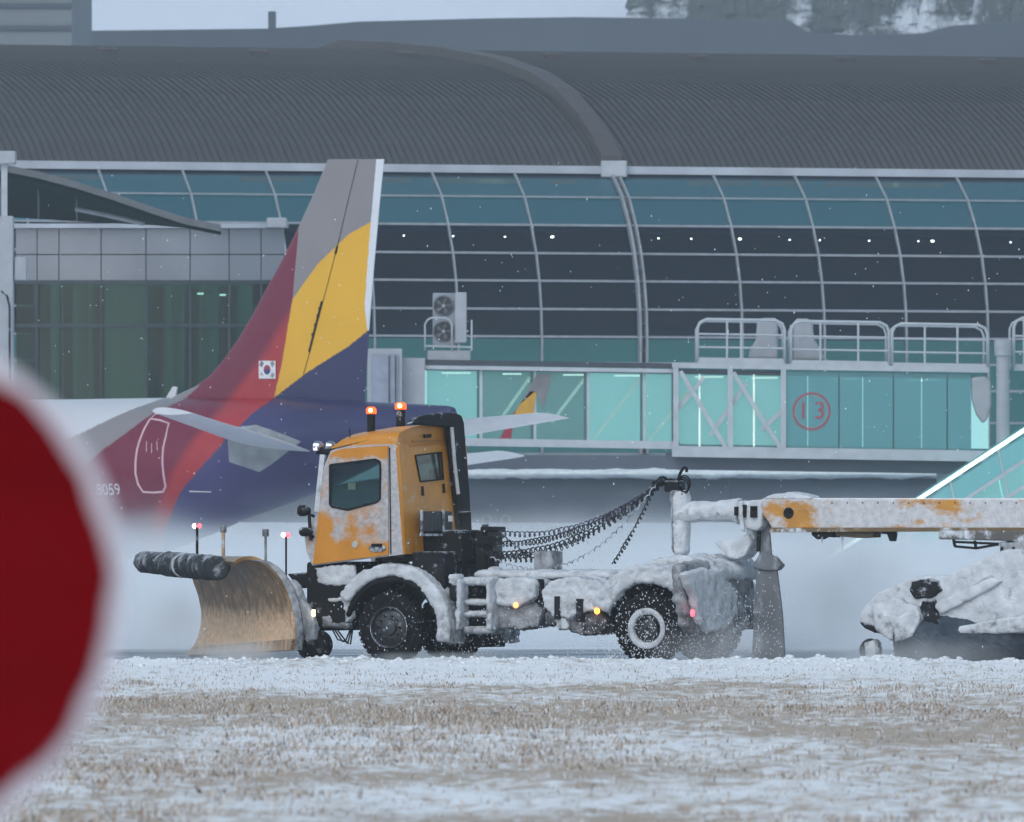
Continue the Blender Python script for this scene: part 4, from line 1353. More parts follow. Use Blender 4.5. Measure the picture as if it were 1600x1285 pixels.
# sides
win = [(517, 727), (588, 718), (595, 722), (596, 735), (595, 780), (590, 785), (545, 797), (520, 792), (517, 788)]
side_outline = [(489, 884), (634, 866), (621, 694), (580, 695), (532, 698), (517, 704), (506, 730), (499, 790)]
for v0, nm in ((CV, 'near'), (-CV, 'far')):
    sg = 1 if v0 > 0 else -1
    ol = [Vector((p.x, v0, p.z)) for p in (S(x, y, CV) for x, y in side_outline)]
    ho = [Vector((p.x, v0, p.z)) for p in (S(x, y, CV) for x, y in win)]
    b = MB(); b.plate(ol, [ho], (0, -.04 * sg, 0)); side = b.build('side_wall', MT['orange_snow'], truck)
    # door skin, proud of the wall
    dol = [(490, 882), (608, 867), (607, 697), (582, 698), (534, 702), (520, 707), (508, 732), (500, 795)]
    ol = [Vector((p.x, v0 + .004 * sg, p.z)) for p in (S(x, y, CV) for x, y in dol)]
    ho = [Vector((p.x, v0 + .004 * sg, p.z)) for p in (S(x, y, CV) for x, y in win)]
    b = MB(); b.plate(ol, [ho], (0, .022 * sg, 0)); door = b.build('door', MT['orange_door'], truck, label='orange door half covered in frozen salt slush' if sg > 0 else None)
    b = MB(); b.add([p - Vector((0, .012 * sg, 0)) for p in ho], [tuple(range(len(ho)))]); b.build('door_window', MT['cabglass'], door, fix=False)
    b = MB()
    for i in range(len(ho)):
        b.bar(ho[i] + Vector((0, .025 * sg, 0)), ho[(i + 1) % len(ho)] + Vector((0, .025 * sg, 0)), .03, .02, up=(0, 1, 0))
    b.build('window_rubber', MT['black'], door)
    # door joint line, handle
    b = MB(); ja, jb_ = S(609, 700, CV), S(611, 866, CV)
    b.bar((ja.x, v0 + .006 * sg, ja.z), (jb_.x, v0 + .006 * sg, jb_.z), .015, .012, up=(0, 1, 0)); b.build('door_gap', MT['black_clean'], door)
    h_ = S(591, 857, CV)
    MB().ball((h_.x, v0 + .035 * sg, h_.z), .14, 16, 8, (1.05, .25, .42)).build('handle_recess', M('handle_grey', (.16, .16, .17), .6, snow=.45, sscale=9), door, smooth=True)
    b = MB(); b.box(h_.x - .1, h_.x + .08, min(v0 + .06 * sg, v0 + .085 * sg), max(v0 + .06 * sg, v0 + .085 * sg), h_.z + .02, h_.z + .07); b.build('door_handle', MT['black_clean'], door, bevel=.01)
    bd = S(556, 851, CV)
    MB().lathe([(.055, 0), (.05, .012)], (bd.x, v0 + .028 * sg, bd.z), 'y', 14).build('fuel_cap_badge', M('badge_grey', (.5, .47, .42), .6), door)
    # lower corner fairing in front of the door
    cfo = [(475, 838), (478, 862), (487, 884), (490, 884), (499, 795), (492, 806)]
    b = MB(); b.prism([Vector((p.x, v0 - .002 * sg, p.z)) for p in (S(x, y, CV) for x, y in cfo)], (0, -.25 * sg, 0)); b.build('corner_fairing', MT['orange_snow'], truck, bevel=.02)
# windscreen, dash, seats, floor, front panel
A0, A1 = S(504, 716, CV), S(495, 800, CV)
fr_lo = S(478, 862, CV)
b = MB(); b.add([(A0.x + .03, -1.05, A0.z), (A0.x + .03, 1.05, A0.z), (A1.x + .05, 1.05, A1.z), (A1.x + .05, -1.05, A1.z)], [(0, 1, 2, 3)]); b.build('windscreen', MT['cabglass'], truck, fix=False)
for v in (1.1, -1.1):
    b = MB(); b.bar((A0.x, v, A0.z + .05), (A1.x, v, A1.z), .08, .12, up=(0, 1, 0)); b.build('windscreen_pillar', MT['cake'], truck)
b = MB(); b.box(A1.x - .1, A1.x + .02, -1.1, 1.1, fr_lo.z - .1, A1.z); b.build('front_panel', MT['orange'], truck, bevel=.03)
b = MB(); b.box(aB.x + .05, A1.x, -1.12, 1.12, aB.z - .05, aB.z + .02); b.build('cab_floor', MT['interior'], truck)
b = MB(); b.box(A1.x - .6, A1.x - .08, -1.08, 1.08, A1.z - .35, A1.z - .03); b.build('dashboard', MT['interior'], truck, bevel=.05)
for v in (.55, -.55):
    b = MB(); b.box(.0, .14, v - .25, v + .25, aB.z + .3, aB.z + 1.05); b.box(.0, .55, v - .25, v + .25, aB.z + .2, aB.z + .42); b.box(.02, .12, v - .13, v + .13, aB.z + 1.06, aB.z + 1.28)
    b.build('seat', MT['interior'], truck, bevel=.04)
ring = [(A1.x - .62 + .10 * math.sin(t), .55 + .22 * math.cos(t), A1.z - .08 + .2 * math.sin(t)) for t in np.linspace(0, 2 * math.pi, 20)]
MB().tube(ring, .018, 6).build('steering_wheel', MT['interior'], truck)
pp = S(553, 760, .2); b = MB(); b.box(pp.x - .02, pp.x + .10, .18, .20, pp.z - .05, pp.z + .05); b.build('paper_slip', M('paper', (.75, .74, .62), .8, emit=(.8, .8, .65), estr=.08), truck)
# sun visor with lamps
sv0, sv1 = S(500, 700, CV), S(520, 706, CV)
b = MB(); b.box(sv0.x - .28, sv0.x + .08, -1.1, 1.14, sv0.z - .1, sv0.z - .02); b.build('sun_visor', MT['black'], truck, bevel=.02)
for v in (1.12, .7, -.7, -1.1):
    c_ = (sv0.x + .05, v, sv0.z + .02)
    MB().lathe([(.02, -.09), (.075, -.05), (.09, .03), (.07, .05)], c_, 'x', 14).build('visor_lamp', MT['chrome'], truck, smooth='auto')
b = MB(); c_ = S(494, 699, 1.16); b.box(c_.x - .03, c_.x + .03, 1.13, 1.20, c_.z - .045, c_.z + .04); b.build('marker_lamp', lampm('white_glint', (.9, .9, .92), .9), truck)
# roof: beacons, antenna
def beacon(px, py_top, py_bot, w_px, v, label):
    c_ = S(px, py_bot, v); t_ = S(px, py_top, v); r = w_px / 2 / 105
    z0_, z1_ = c_.z, t_.z; cap = .105
    o = MB().lathe([(r * .8, z0_ - .08), (r * .8, z1_ - cap)], (c_.x, v, 0), 'z', 16).build('beacon_post', MT['black'], truck, smooth='auto')
    MB().lathe([(r * .95, z1_ - cap), (r, z1_ - cap + .02), (r, z1_ - .03), (r * .6, z1_)], (c_.x, v, 0), 'z', 16).build('beacon_lens', lampm('beacon_glow', (1.0, .085, .012), 1.5), o, smooth='auto')
    MB().ball((c_.x - .02, v + r * .82, z1_ - cap * .5), r * .42, 10, 8).build('beacon_bulb', lampm('beacon_core', (1.0, .50, .16), 6), o, smooth=True)
beacon(580, 636, 672, 16, .62, '')
beacon(626, 629, 666, 18, -.25, '')
c_ = S(547, 693, 1.02); b = MB(); b.box(c_.x - .05, c_.x + .05, .98, 1.06, c_.z - .02, c_.z + .06); b.tube([(c_.x, 1.02, c_.z + .05), (c_.x + .01, 1.02, c_.z + .22)], .008, 6); b.build('aerial', MT['black_clean'], truck)
# mirrors / work lamps ahead of the cab
for px, py, r, v in ((474, 798, .085, 1.25), (477, 831, .07, 1.25)):
    c_ = S(px, py, v)
    MB().lathe([(.02, -.12), (r * .7, -.09), (r, -.02), (r, .05), (r * .85, .07)], c_, 'x', 18).build('work_lamp', MT['black'], truck, smooth='auto')
    MB().lathe([(r * .82, .071), (r * .6, .09)], c_, 'x', 18).build('lamp_glass', MT['chrome'], truck, smooth='auto')
    MB().tube([c_, S(492, py + 10, 1.12)], .022, 6).build('lamp_arm', MT['black'], truck)
c0, c1 = S(484, 822, 1.2), S(486, 845, 1.2)
MB().tube([S(483, 800, 1.2), c0, c1], .025, 6).build('lamp_arm', MT['black'], truck)
# ---- air intake stack behind the cab
du = -.14
def st_(px, py): return R_(px, py, ur + du)
ol = [(642, 663), (650, 654), (668, 648), (692, 645), (713, 645), (722, 649), (726, 660), (729, 700), (735, 770), (741, 905), (718, 905), (714, 790), (709, 720), (703, 668)]
b = MB(); b.prism([st_(x, y) for x, y in ol], (.10, 0, 0)); b.build('intake_stack', MT['black'], truck, bevel=.03)
b = MB(); b.tube([R_(706, 668, ur - .17), R_(710, 720, ur - .18), R_(716, 772, ur - .19)], .028, 6); b.build('stack_rail', MT['cake'], truck)
for x0, y0, x1, y1, w_ in ((716, 870, 716, 905, .06), (726, 800, 730, 905, .1), (746, 830, 748, 905, .07), (752, 850, 754, 910, .05), (758, 820, 763, 905, .055)):
    MB().tube([R_(x0, y0, ur - .45), R_(x1, y1, ur - .45)], w_, 8).build('rear_pipe', MT['dark'], truck)
# electrical box with bracket behind the cab
a_, c_ = R_(661, 799, ur - .25), R_(691, 832, ur - .25)
b = MB(); b.box(ur - .42, ur - .2, c_.y, a_.y, c_.z, a_.z); b.build('electrical_box', M('box_navy', (.015, .018, .026), .5), truck, bevel=.02)
b = MB()
for px in (659, 693): b.bar(R_(px, 797, ur - .43), R_(px, 836, ur - .43), .035, .03, up=(1, 0, 0))
b.bar(R_(657, 836, ur - .43), R_(695, 836, ur - .43), .035, .03, up=(1, 0, 0)); b.build('box_bracket', MT['rim_white'], truck)
b = MB(); p = R_(700, 811, ur - .4); b.box(p.x - .05, p.x + .05, p.y - .07, p.y + .07, p.z - .05, p.z + .05); b.build('socket', MT['chrome'], truck, bevel=.01)
MB().tube([R_(703, 800, ur - .4), R_(704, 816, ur - .4)], .015, 6).build('socket_pin', MT['rim_white'], truck)
# dark engine tunnel behind and below the cab
p0, p1 = S(640, 862, .9), S(735, 925, .9)
b = MB(); b.box(p1.x + .4, p0.x - .05, -.95, .95, p1.z, p0.z); b.build('engine_tunnel', MT['dark'], truck, bevel=.04)
b = MB(); b.box(ur - .75, ur - .1, -.9, .55, 1.45, 1.95); b.build('gearbox_cover', MT['black'], truck, bevel=.05)

# ---- frame, bumper, arches
FRZ0, FRZ1 = 1.0, 1.24
for v in (.42, -.42):
    b = MB(); b.box(S(1090, 985, 1.15).x + .1, 1.2, v - .05, v + .05, FRZ0, FRZ1); b.build('frame_rail', MT['dark'], truck, bevel=.01)
fr0, fr1 = S(478, 892, 1.05), S(552, 985, 1.05)
b = MB(); b.box(.72, fr0.x - .02, -1.1, 1.1, fr1.z + .05, S(489, 884, 1.1).z + .06); b.build('bumper_body', MT['black'], truck, bevel=.05)
b = MB(); pts = [S(x, y, 1.12) for x, y in ((492, 888), (520, 884), (554, 884), (554, 911), (530, 916), (498, 912))]; b.prism(pts, (0, -.1, 0)); caked(b.build('bumper_snow', MT['cake'], truck), .03, .04, .1)
b = MB(); pts = [S(x, y, 1.11) for x, y in ((512, 935), (550, 932), (551, 962), (541, 975), (536, 940), (514, 942))]; b.prism(pts, (0, -.1, 0)); caked(b.build('bumper_snow', MT['cake'], truck), .03, .04, .1)
b = MB(); pts = [S(x, y, 1.105) for x, y in ((500, 962), (518, 960), (520, 970), (545, 974), (546, 983), (503, 981))]; b.prism(pts, (0, -.15, 0)); caked(b.build('bumper_step', MT['cake_dirty'], truck), .03, .03, .1)
for v in (1.13, -1.13):
    c_ = S(549, 923, 1.13)
    o = MB().lathe([(.045, 0), (.045, .03), (.03, .045)], (c_.x, v, c_.z), 'y', 12).build('side_marker', MT['red'], truck)
for dx in (0, .12, .25):
    MB().tube([S(520 + dx * 30, 985, .9), S(528 + dx * 60, 1000 + dx * 22, .9), S(540 + dx * 30, 1002 + dx * 20, .9), S(547 + dx * 16, 984, .9)], .012, 6).build('hydraulic_hose', MT['black_clean'], truck, smooth=True)

def arch(cpx, cpy, v_out, r_in, r_out, a0, a1, wid, name, m, amp=.05, n=22, sgn=1):
    c_ = S(cpx, cpy, 1.15)
    rings = []
    for t in np.linspace(math.radians(a0), math.radians(a1), n):
        d_ = Vector((-math.cos(t), 0, math.sin(t)))     # image right is -u
        c2 = Vector((c_.x, 0, c_.z))
        rings.append([c2 + d_ * r_in + Vector((0, sgn * (v_out - wid), 0)), c2 + d_ * r_in + Vector((0, sgn * v_out, 0)), c2 + d_ * r_out + Vector((0, sgn * v_out, 0)), c2 + d_ * r_out + Vector((0, sgn * (v_out - wid), 0))])
    b = MB(); b.loft(rings)
    return caked(b.build(name, m, truck), .035, amp, .16)
for sgn in (1, -1):
    arch(612, 985, 1.20, .80, .98, 40, 150, .5, 'front_arch', MT['cake'], sgn=sgn)
    arch(614, 985, 1.22, .76, .96, -12, 52, .55, 'front_mudguard', MT['cake'], sgn=sgn)
    o = arch(612, 985, 1.16, .72, .80, -20, 165, 1.0, 'arch_liner', MT['black_clean'], .0, sgn=sgn)
    arch(1013, 985, 1.22, .70, .94, 14, 158, .55, 'rear_arch', MT['cake'], .08, sgn=sgn)
    arch(1013, 985, 1.10, .66, .72, 0, 165, .7, 'arch_liner', MT['dark'], .0, sgn=sgn)

# ---- wheels
WR = .52
def wheel(cu, v_out, sgn, rear_=False):
    o = MB()
    w_ = .33
    prof_ = [(.29, 0), (.31, .03), (.40, .015), (.47, .02), (.505, .05), (.515, .08), (.515, w_ - .08), (.505, w_ - .05), (.47, w_ - .02), (.31, w_ - .02), (.29, w_)]
    rings = []
    b = MB()
    b.lathe([(r, -h) for r, h in prof_], (0, 0, 0), 'y', 40, cap=False)
    for q in range(32):
        for row, off in ((0, 0), (1, .5)):
            t = 2 * math.pi * (q + off) / 32
            h0 = -.05 - row * .125
            d_ = Vector((math.cos(t), 0, math.sin(t))); e_ = Vector((-math.sin(t), 0, math.cos(t)))
            y0_, y1_ = h0, h0 - .10
            pts = [d_ * .505 + e_ * sx * .034 + Vector((0, yy, 0)) for sx in (-1, 1) for yy in (y0_, y1_)]
            top_ = [d_ * .528 + e_ * sx * .030 + Vector((0, yy - .006 if yy == y0_ else yy + .006, 0)) for sx in (-1, 1) for yy in (y0_, y1_)]
            b.add(pts + top_, [(4, 5, 7, 6), (0, 1, 5, 4), (2, 6, 7, 3), (0, 4, 6, 2), (1, 3, 7, 5)])
    mir = -1 if sgn < 0 else 1
    b.v = [(x + cu, v_out * sgn + y * mir, z + WR - .015) for x, y, z in b.v]
    whl = b.build('wheel', MT['rubber'], truck, smooth='auto')
    rb = MB()
    if rear_:
        rp = [(.295, .0), (.30, -.02), (.285, -.03), (.27, -.12), (.20, -.17), (.15, -.17), (.14, -.06), (.10, -.04), (.02, -.035)]
    else:
        rp = [(.295, .005), (.30, -.015), (.285, -.02), (.27, -.07), (.22, -.035), (.17, -.02), (.13, -.02), (.12, .02), (.09, .035), (.02, .04)]
    rb.lathe(rp, (0, 0, 0), 'y', 36, cap=False)
    rb.v = [(x + cu, v_out * sgn + y * mir, z + WR - .015) for x, y, z in rb.v]
    rim = rb.build('rim', MT['rim'], whl, smooth='auto')
    if rear_:
        rg = MB(); rg.lathe([(.205, -.05), (.22, -.005), (.25, .012), (.285, .012), (.30, .0)], (0, 0, 0), 'y', 40, cap=False)
        rg.v = [(x + cu, v_out * sgn + y * mir, z + WR - .015) for x, y, z in rg.v]
        rg.build('rim_snow', MT['cake'], whl, smooth='auto')
    nb_ = MB()
    for q in range(10):
        t = 2 * math.pi * q / 10; rr = .175
        nb_.lathe([(.016, 0), (.016, .04)], (rr * math.cos(t), -.15 if rear_ else -.02, rr * math.sin(t)), 'y', 6)
    nb_.v = [(x + cu, v_out * sgn + y * mir, z + WR - .015) for x, y, z in nb_.v]
    nb_.build('wheel_nuts', MT['dark'], whl)
    if not rear_:
        rg = MB(); rg.lathe([(.292, .004), (.300, .012), (.308, .004)], (0, 0, 0), 'y', 40, cap=False)
        rg.v = [(x + cu, v_out * sgn + y * mir, z + WR - .015) for x, y, z in rg.v]
        rg.build('rim_edge', MT['chrome'], whl, smooth='auto')
REAR_U = S(1010, 985, 1.15).x
for sgn in (1, -1):
    wheel(0, 1.15, sgn); wheel(REAR_U, 1.15, sgn, True)
b = MB(); b.tube([(0, -1.0, WR), (0, 1.0, WR)], .1, 10); b.build('front_axle', MT['dark'], truck)
b = MB(); b.tube([(REAR_U, -1.0, WR), (REAR_U, 1.0, WR)], .13, 10); b.ball((REAR_U, 0, WR), .27, 12, 8); b.build('rear_axle', MT['dark'], truck)

# ---- steps and side lockers between the axles
def px_box(x0, x1, y0, y1, v0, v1, name, m, vox=.035, amp=.05, size=.16, cake_=True, bevel=0):
    a_, c_ = S(x0, y0, v1), S(x1, y1, v1)
    b = MB(); b.box(c_.x, a_.x, v0, v1, c_.z, a_.z)
    o = b.build(name, m, truck, bevel=bevel)
    if cake_: caked(o, vox, amp, size)
    return o
for x in (724, 768):
    pts = [S(x, 905, 1.14), S(x - 3 if x < 750 else x + 3, 985, 1.14)]
    b = MB(); b.bar(pts[0], pts[1], .07, .3, up=(0, 1, 0)); caked(b.build('step_post', MT['cake'], truck), .03, .04, .1)
for y0, y1 in ((903, 914), (937, 945), (956, 964), (980, 990)):
    px_box(722, 770, y0, y1, .8, 1.16, 'step_tread', MT['cake'], .03, .035, .1)
px_box(728, 766, 912, 984, .6, .8, 'step_back', MT['dark'], cake_=False, bevel=.02)
px_box(699, 722, 906, 940, .75, 1.10, 'air_tank', MT['dark'], cake_=False, bevel=.08)
px_box(701, 715, 898, 912, .85, 1.08, 'filter_cap', MT['cake'], .03, .04, .1)
def lump_(pts, v0, dv, name, m, c_=(.03, .05, .14)):
    b = MB(); b.prism([S(x, y, v0) for x, y in pts], (0, dv, 0)); return caked(b.build(name, m, truck), *c_)
lump_([(771, 914), (780, 905), (822, 903), (837, 909), (833, 936), (806, 950), (776, 944)], 1.13, -.6, 'locker', MT['cake'])
lump_([(774, 944), (804, 950), (838, 940), (846, 960), (840, 978), (800, 984), (774, 980)], 1.02, -.6, 'battery_box', MT['cake_dirty'])
lump_([(847, 922), (862, 907), (900, 902), (934, 908), (946, 924), (934, 952), (904, 958), (890, 966), (862, 962), (850, 948)], 1.14, -.6, 'fuel_tank', MT['cake'], (.03, .06, .16))
lump_([(850, 956), (890, 964), (936, 952), (948, 972), (938, 990), (908, 992), (884, 982), (870, 972), (852, 978)], 1.04, -.6, 'tank_underside', M('underside_dark', (.05, .048, .052), .9, var=.4, snow=.46, sscale=5, snowcol=(.3, .3, .32), sharp=.12))  # darker colour than the tank above it
lump_([(866, 964), (884, 966), (888, 982), (872, 984)], 1.12, -.15, 'slush_clot', MT['cake'], (.02, .04, .08))
px_box(866, 874, 932, 968, 1.1, 1.19, 'tank_strap', MT['dark'], cake_=False)
px_box(900, 910, 936, 972, 1.1, 1.19, 'tank_strap', MT['dark'], cake_=False)
px_box(836, 846, 905, 945, .9, 1.0, 'locker_gap', MT['dark'], cake_=False)
px_box(738, 960, 892, 905, -.5, .6, 'deck_snow', MT['cake'], .05, .05, .2)
px_box(760, 772, 888, 902, .2, .5, 'deck_lump', MT['cake'], .03, .05, .1)
px_box(834, 862, 862, 893, -.15, .25, 'valve_box', MT['cake_dirty'], .03, .03, .12)
for (px, py, m_) in ((806, 946, 'amber_low'), (933, 955, 'amber')):
    c_ = S(px, py, 1.2)
    MB().ball(c_, .045, 10, 8, (1, .5, 1)).build('side_marker', MT[m_], truck, smooth=True)
# coupling tower with cable sockets
b = MB()
b.bar(S(752, 830, 0), S(757, 905, 0), .14, .2, up=(0, 1, 0)); b.bar(S(765, 845, 0), S(770, 905, 0), .08, .1, up=(0, 1, 0)); b.build('coupling_tower', MT['dark'], truck)
b = MB(); p0, p1 = S(745, 838, .15), S(765, 852, .15); b.box(p1.x, p0.x, -.3, .15, p1.z, p0.z); b.build('socket_block', MT['black'], truck, bevel=.02)
b = MB(); p0, p1 = S(750, 823, .1), S(775, 832, .1); b.box(p1.x, p0.x, -.25, .1, p1.z, p0.z); b.build('socket_bar', MT['black_clean'], truck, bevel=.02)
# ---- rear: cross panel, flaps, fifth wheel heap
ub = S(1095, 985, 1.15).x
def rb_(px, py, u=ub): return R_(px, py, u)
px_b = MB()
ol = [(1062, 882), (1100, 876), (1150, 882), (1176, 890), (1181, 935), (1176, 980), (1150, 990), (1110, 984), (1080, 988), (1066, 940)]
px_b.prism([rb_(x, y) for x, y in ol], (.14, 0, 0)); caked(px_b.build('rear_guard', MT['cake_dirty'], truck), .035, .06, .3)
pts = [(1000, 886), (1030, 874), (1062, 868), (1110, 878), (1125, 890), (1120, 905), (1000, 905)]
b = MB(); b.prism([S(x, y, .85) for x, y in pts], (0, -1.6, 0)); caked(b.build('deck_heap', MT['cake'], truck), .05, .09, .25)
pts = [(1060, 896), (1092, 888), (1120, 898), (1140, 930), (1142, 962), (1120, 984), (1096, 988), (1082, 970), (1074, 935)]
b = MB(); b.prism([rb_(x, y, ub - .02) for x, y in pts], (-.12, 0, 0)); caked(b.build('near_flap', MT['cake'], truck), .03, .05, .22)
c_ = rb_(1082, 958, ub - .16)
MB().ball(c_, .055, 10, 8, (.5, 1, 1)).build('tail_lamp', MT['redpink'], truck, smooth=True)

# =================================================================== SNOW PLOUGH BLADE
plough = TF.empty('snow_plough')
tag(plough, 'curved brass-brown plough blade with dark rubber deflector on the truck front', 'snow plough')
# profile of the near end (pixels) and where the far end is seen
near = [(455, 1016), (457, 990), (455, 965), (448, 935), (437, 910), (424, 892), (408, 880), (392, 875), (376, 878), (365, 886)]
def npt(px, py, v):
    return TF.S(px, py, v)
NV, FV = 1.75, -1.9
def far_shift(i):
    return -152 + (1 if i > 6 else 0)
ncurve = [npt(x, y, NV) for x, y in near]
fcurve = []
farp = [(292, 1024), (305, 1004), (312, 982), (314, 960), (310, 935), (303, 914), (294, 892), (280, 877), (262, 871), (242, 876)]
for x, y in farp: fcurve.append(npt(x, y, FV))
def dense(c, n):
    out = []
    L = len(c) - 1
    for k in range(n):
        t = k / (n - 1) * L; i = min(int(t), L - 1); f_ = t - i
        p0 = c[max(i - 1, 0)]; p1 = c[i]; p2 = c[i + 1]; p3 = c[min(i + 2, L)]
        out.append(.5 * ((2 * p1) + (p2 - p0) * f_ + (2 * p0 - 5 * p1 + 4 * p2 - p3) * f_ * f_ + (3 * p1 - p0 - 3 * p2 + p3) * f_ ** 3))
    return out
ND, NL = 40, 24
nc, fc2 = dense(ncurve, ND), dense(fcurve, ND)
def board(i0, i1, thick, name, m, f0=0.0, f1=1.0, bulge=0.0, push=0.0):
    rows = []
    for k in range(NL + 1):
        f_ = f0 + (f1 - f0) * k / NL
        rows.append([nc[i].lerp(fc2[i], f_) for i in range(i0, i1)])
    nI = i1 - i0
    vv = [p for r in rows for p in r]
    # normals for thickness
    nn = []
    for k in range(NL + 1):
        for i in range(nI):
            a = rows[min(k + 1, NL)][i] - rows[max(k - 1, 0)][i]; c_ = rows[k][min(i + 1, nI - 1)] - rows[k][max(i - 1, 0)]
            nrm = a.cross(c_).normalized()
            nn.append(nrm)
    front = [p + q * push for p, q in zip(vv, nn)]; back = [p + q * (push + thick) for p, q in zip(vv, nn)]
    N_ = len(vv)
    fs_ = []
    for k in range(NL):
        for i in range(nI - 1):
            a = k * nI + i
            fs_.append((a, a + 1, a + nI + 1, a + nI)); fs_.append((a + N_, a + nI + N_, a + nI + 1 + N_, a + 1 + N_))
    edge = [i for i in range(nI)] + [k * nI + nI - 1 for k in range(1, NL + 1)] + [NL * nI + i for i in range(nI - 2, -1, -1)] + [k * nI for k in range(NL - 1, 0, -1)]
    for q in range(len(edge)):
        a, c_ = edge[q], edge[(q + 1) % len(edge)]
        fs_.append((a, c_, c_ + N_, a + N_))
    b = MB(); b.add(front + back, fs_)
    return b.build(name, m, plough, smooth='auto')
board(0, 4, .07, 'wear_plate', MT['blade_low'], push=-.004)
board(1, 38, .05, 'moldboard', MT['blade'], push=.004)
# rubber deflector rolled over the top edge in three sections
dprof = [(372, 877), (356, 876), (343, 884), (337, 897), (341, 910), (352, 914)]
for f0, f1, off in ((.13, .52, 0), (.53, .80, 0), (.81, 1.06, -6)):
    rings = []
    for f_ in np.linspace(f0, f1, 7):
        w_ = 1.25 - .25 * (f_ > .8)
        ax0 = nc[ND - 1].lerp(fc2[ND - 1], f_) + Vector((.10, 0, -.03 - .0 * f_))
        r = .19 if f_ < .8 else .17
        n = 18
        ring = []
        for q in range(n):
            t = math.radians(360 * q / n)
            ring.append(ax0 + Vector((r * math.cos(t) * 1.2, 0, r * math.sin(t) * .95 + .0)))
        rings.append(ring)
    b = MB(); b.loft(rings); caked(b.build('deflector', MT['deflector'], plough, smooth='auto'), .03, .035, .12)
# pale strap between deflector sections
rings = []
for f_ in (.518, .535):
    ax0 = nc[ND - 1].lerp(fc2[ND - 1], f_) + Vector((.10, 0, -.03)); r = .20
    rings.append([ax0 + Vector((r * math.cos(t) * 1.2, 0, r * math.sin(t) * .95)) for t in np.linspace(math.radians(-70), math.radians(220), 16)] +
                 [ax0 + Vector(((r - .03) * math.cos(t) * 1.2, 0, (r - .03) * math.sin(t) * .95)) for t in np.linspace(math.radians(220), math.radians(-70), 16)])
b = MB(); b.loft(rings); b.build('strap', MT['cake'], plough)
# ribs and push frame behind the blade
for f_ in (.0, .3, .6, .9):
    pts = [nc[i].lerp(fc2[i], f_) + Vector((-.06, 0, 0)) for i in range(0, 34, 3)]
    b = MB(); b.loft([[p + Vector((0, -.02, 0)), p + Vector((0, .02, 0)), p + Vector((-.12, .02, 0)), p + Vector((-.12, -.02, 0))] for p in pts]); b.build('back_rib', MT['cake_dirty'], plough)
hub = Vector((1.75, 0, .55))
for v, ue in ((.5, 2.12), (-.5, 3.2)):
    b = MB(); b.bar((1.35, v, .6), (ue, v * 1.2, .5), .14, .18); b.build('push_arm', MT['dark'], plough)
b = MB(); b.box(1.28, 1.42, -.7, .7, .45, 1.35); b.build('mount_plate', MT['dark'], plough, bevel=.02)
pts = [(452, 905), (462, 915), (470, 935), (487, 958), (492, 975), (490, 1000), (478, 1003), (470, 975), (455, 945)]
b = MB(); b.prism([S(x, y, 1.2) for x, y in pts], (0, -.18, 0)); caked(b.build('side_bracket', MT['cake'], plough), .025, .03, .1)
pts = [(457, 945), (470, 975), (476, 1003), (462, 1006), (456, 1000)]
b = MB(); b.prism([S(x, y, 1.05) for x, y in pts], (0, -.3, 0)); b.build('hinge_block', MT['dark'], plough, bevel=.02)
pts = [(448, 897), (490, 893), (490, 915), (462, 920), (455, 905)]
b = MB(); b.prism([S(x, y, 1.0) for x, y in pts], (0, -.3, 0)); b.build('lift_bracket', MT['dark'], plough, bevel=.02)
c_ = S(490, 958, 1.22); b = MB(); b.box(c_.x - .02, c_.x + .02, 1.2, 1.24, c_.z - .05, c_.z + .05); b.build('reflector', lampm('reflector_glint', (1, .85, .55), 1.6), plough)
# support wheels
for v, px, py in ((1.0, 497, 1008), (.55, 486, 1006)):
    c_ = S(px, py, v); r = max(.2, c_.z - .01) if v > .9 else max(.2, S(px, py, v).z - .01)
    w0 = MB().lathe([(.07, .08), (r * .82, .08), (r * .95, .05), (r, 0), (r * .95, -.05), (r * .82, -.08), (.07, -.08)], c_, 'y', 26).build('support_wheel', MT['rubber'], plough, smooth='auto')
    MB().lathe([(r * .6, .085), (.1, .06), (.03, .1)], c_, 'y', 20).build('wheel_disc', MT['dark'], w0, smooth='auto')
    MB().tube([c_, c_ + Vector((.1, -.1, .35))], .05, 8).build('wheel_fork', MT['cake_dirty'], plough)
# marker poles with lamps
def pole(px, y0, y1, v, lamp, m_pole, wr=.022):
    a_, c_ = S(px, y1, v), S(px, y0, v)
    MB().tube([a_, c_], wr, 8).build('marker_pole', m_pole, plough)
    if lamp:
        for dx, m_ in ((-4, 'white_lamp'), (3.5, 'redpink')):
            p = S(px + dx, y0 + 3, v)
            MB().ball(p, .036, 10, 8).build('pole_lamp', MT[m_], plough, smooth=True)
    else:
        b = MB(); p = S(px, y0, v); b.box(p.x - .04, p.x + .04, p.y - .04, p.y + .04, p.z - .08, p.z + .03); b.build('pole_cap', MT['cake_dirty'], plough, bevel=.01)
BRASS = M('brass_pole', (.55, .33, .18), .4, metal=.3, snow=.45, sscale=6)
pole(308, 819, 872, FV + .4, True, MT['dark'])
pole(349, 824, 880, -.8, False, BRASS, .028)
pole(415, 830, 880, .9, False, MT['cake_dirty'], .02)
pole(447, 833, 930, 1.3, True, MT['dark'], .016)
b = MB(); b.tube([S(447, 925, 1.3), S(455, 945, 1.25), S(462, 952, 1.2)], .018, 6); b.build('marker_bracket', MT['dark'], plough)

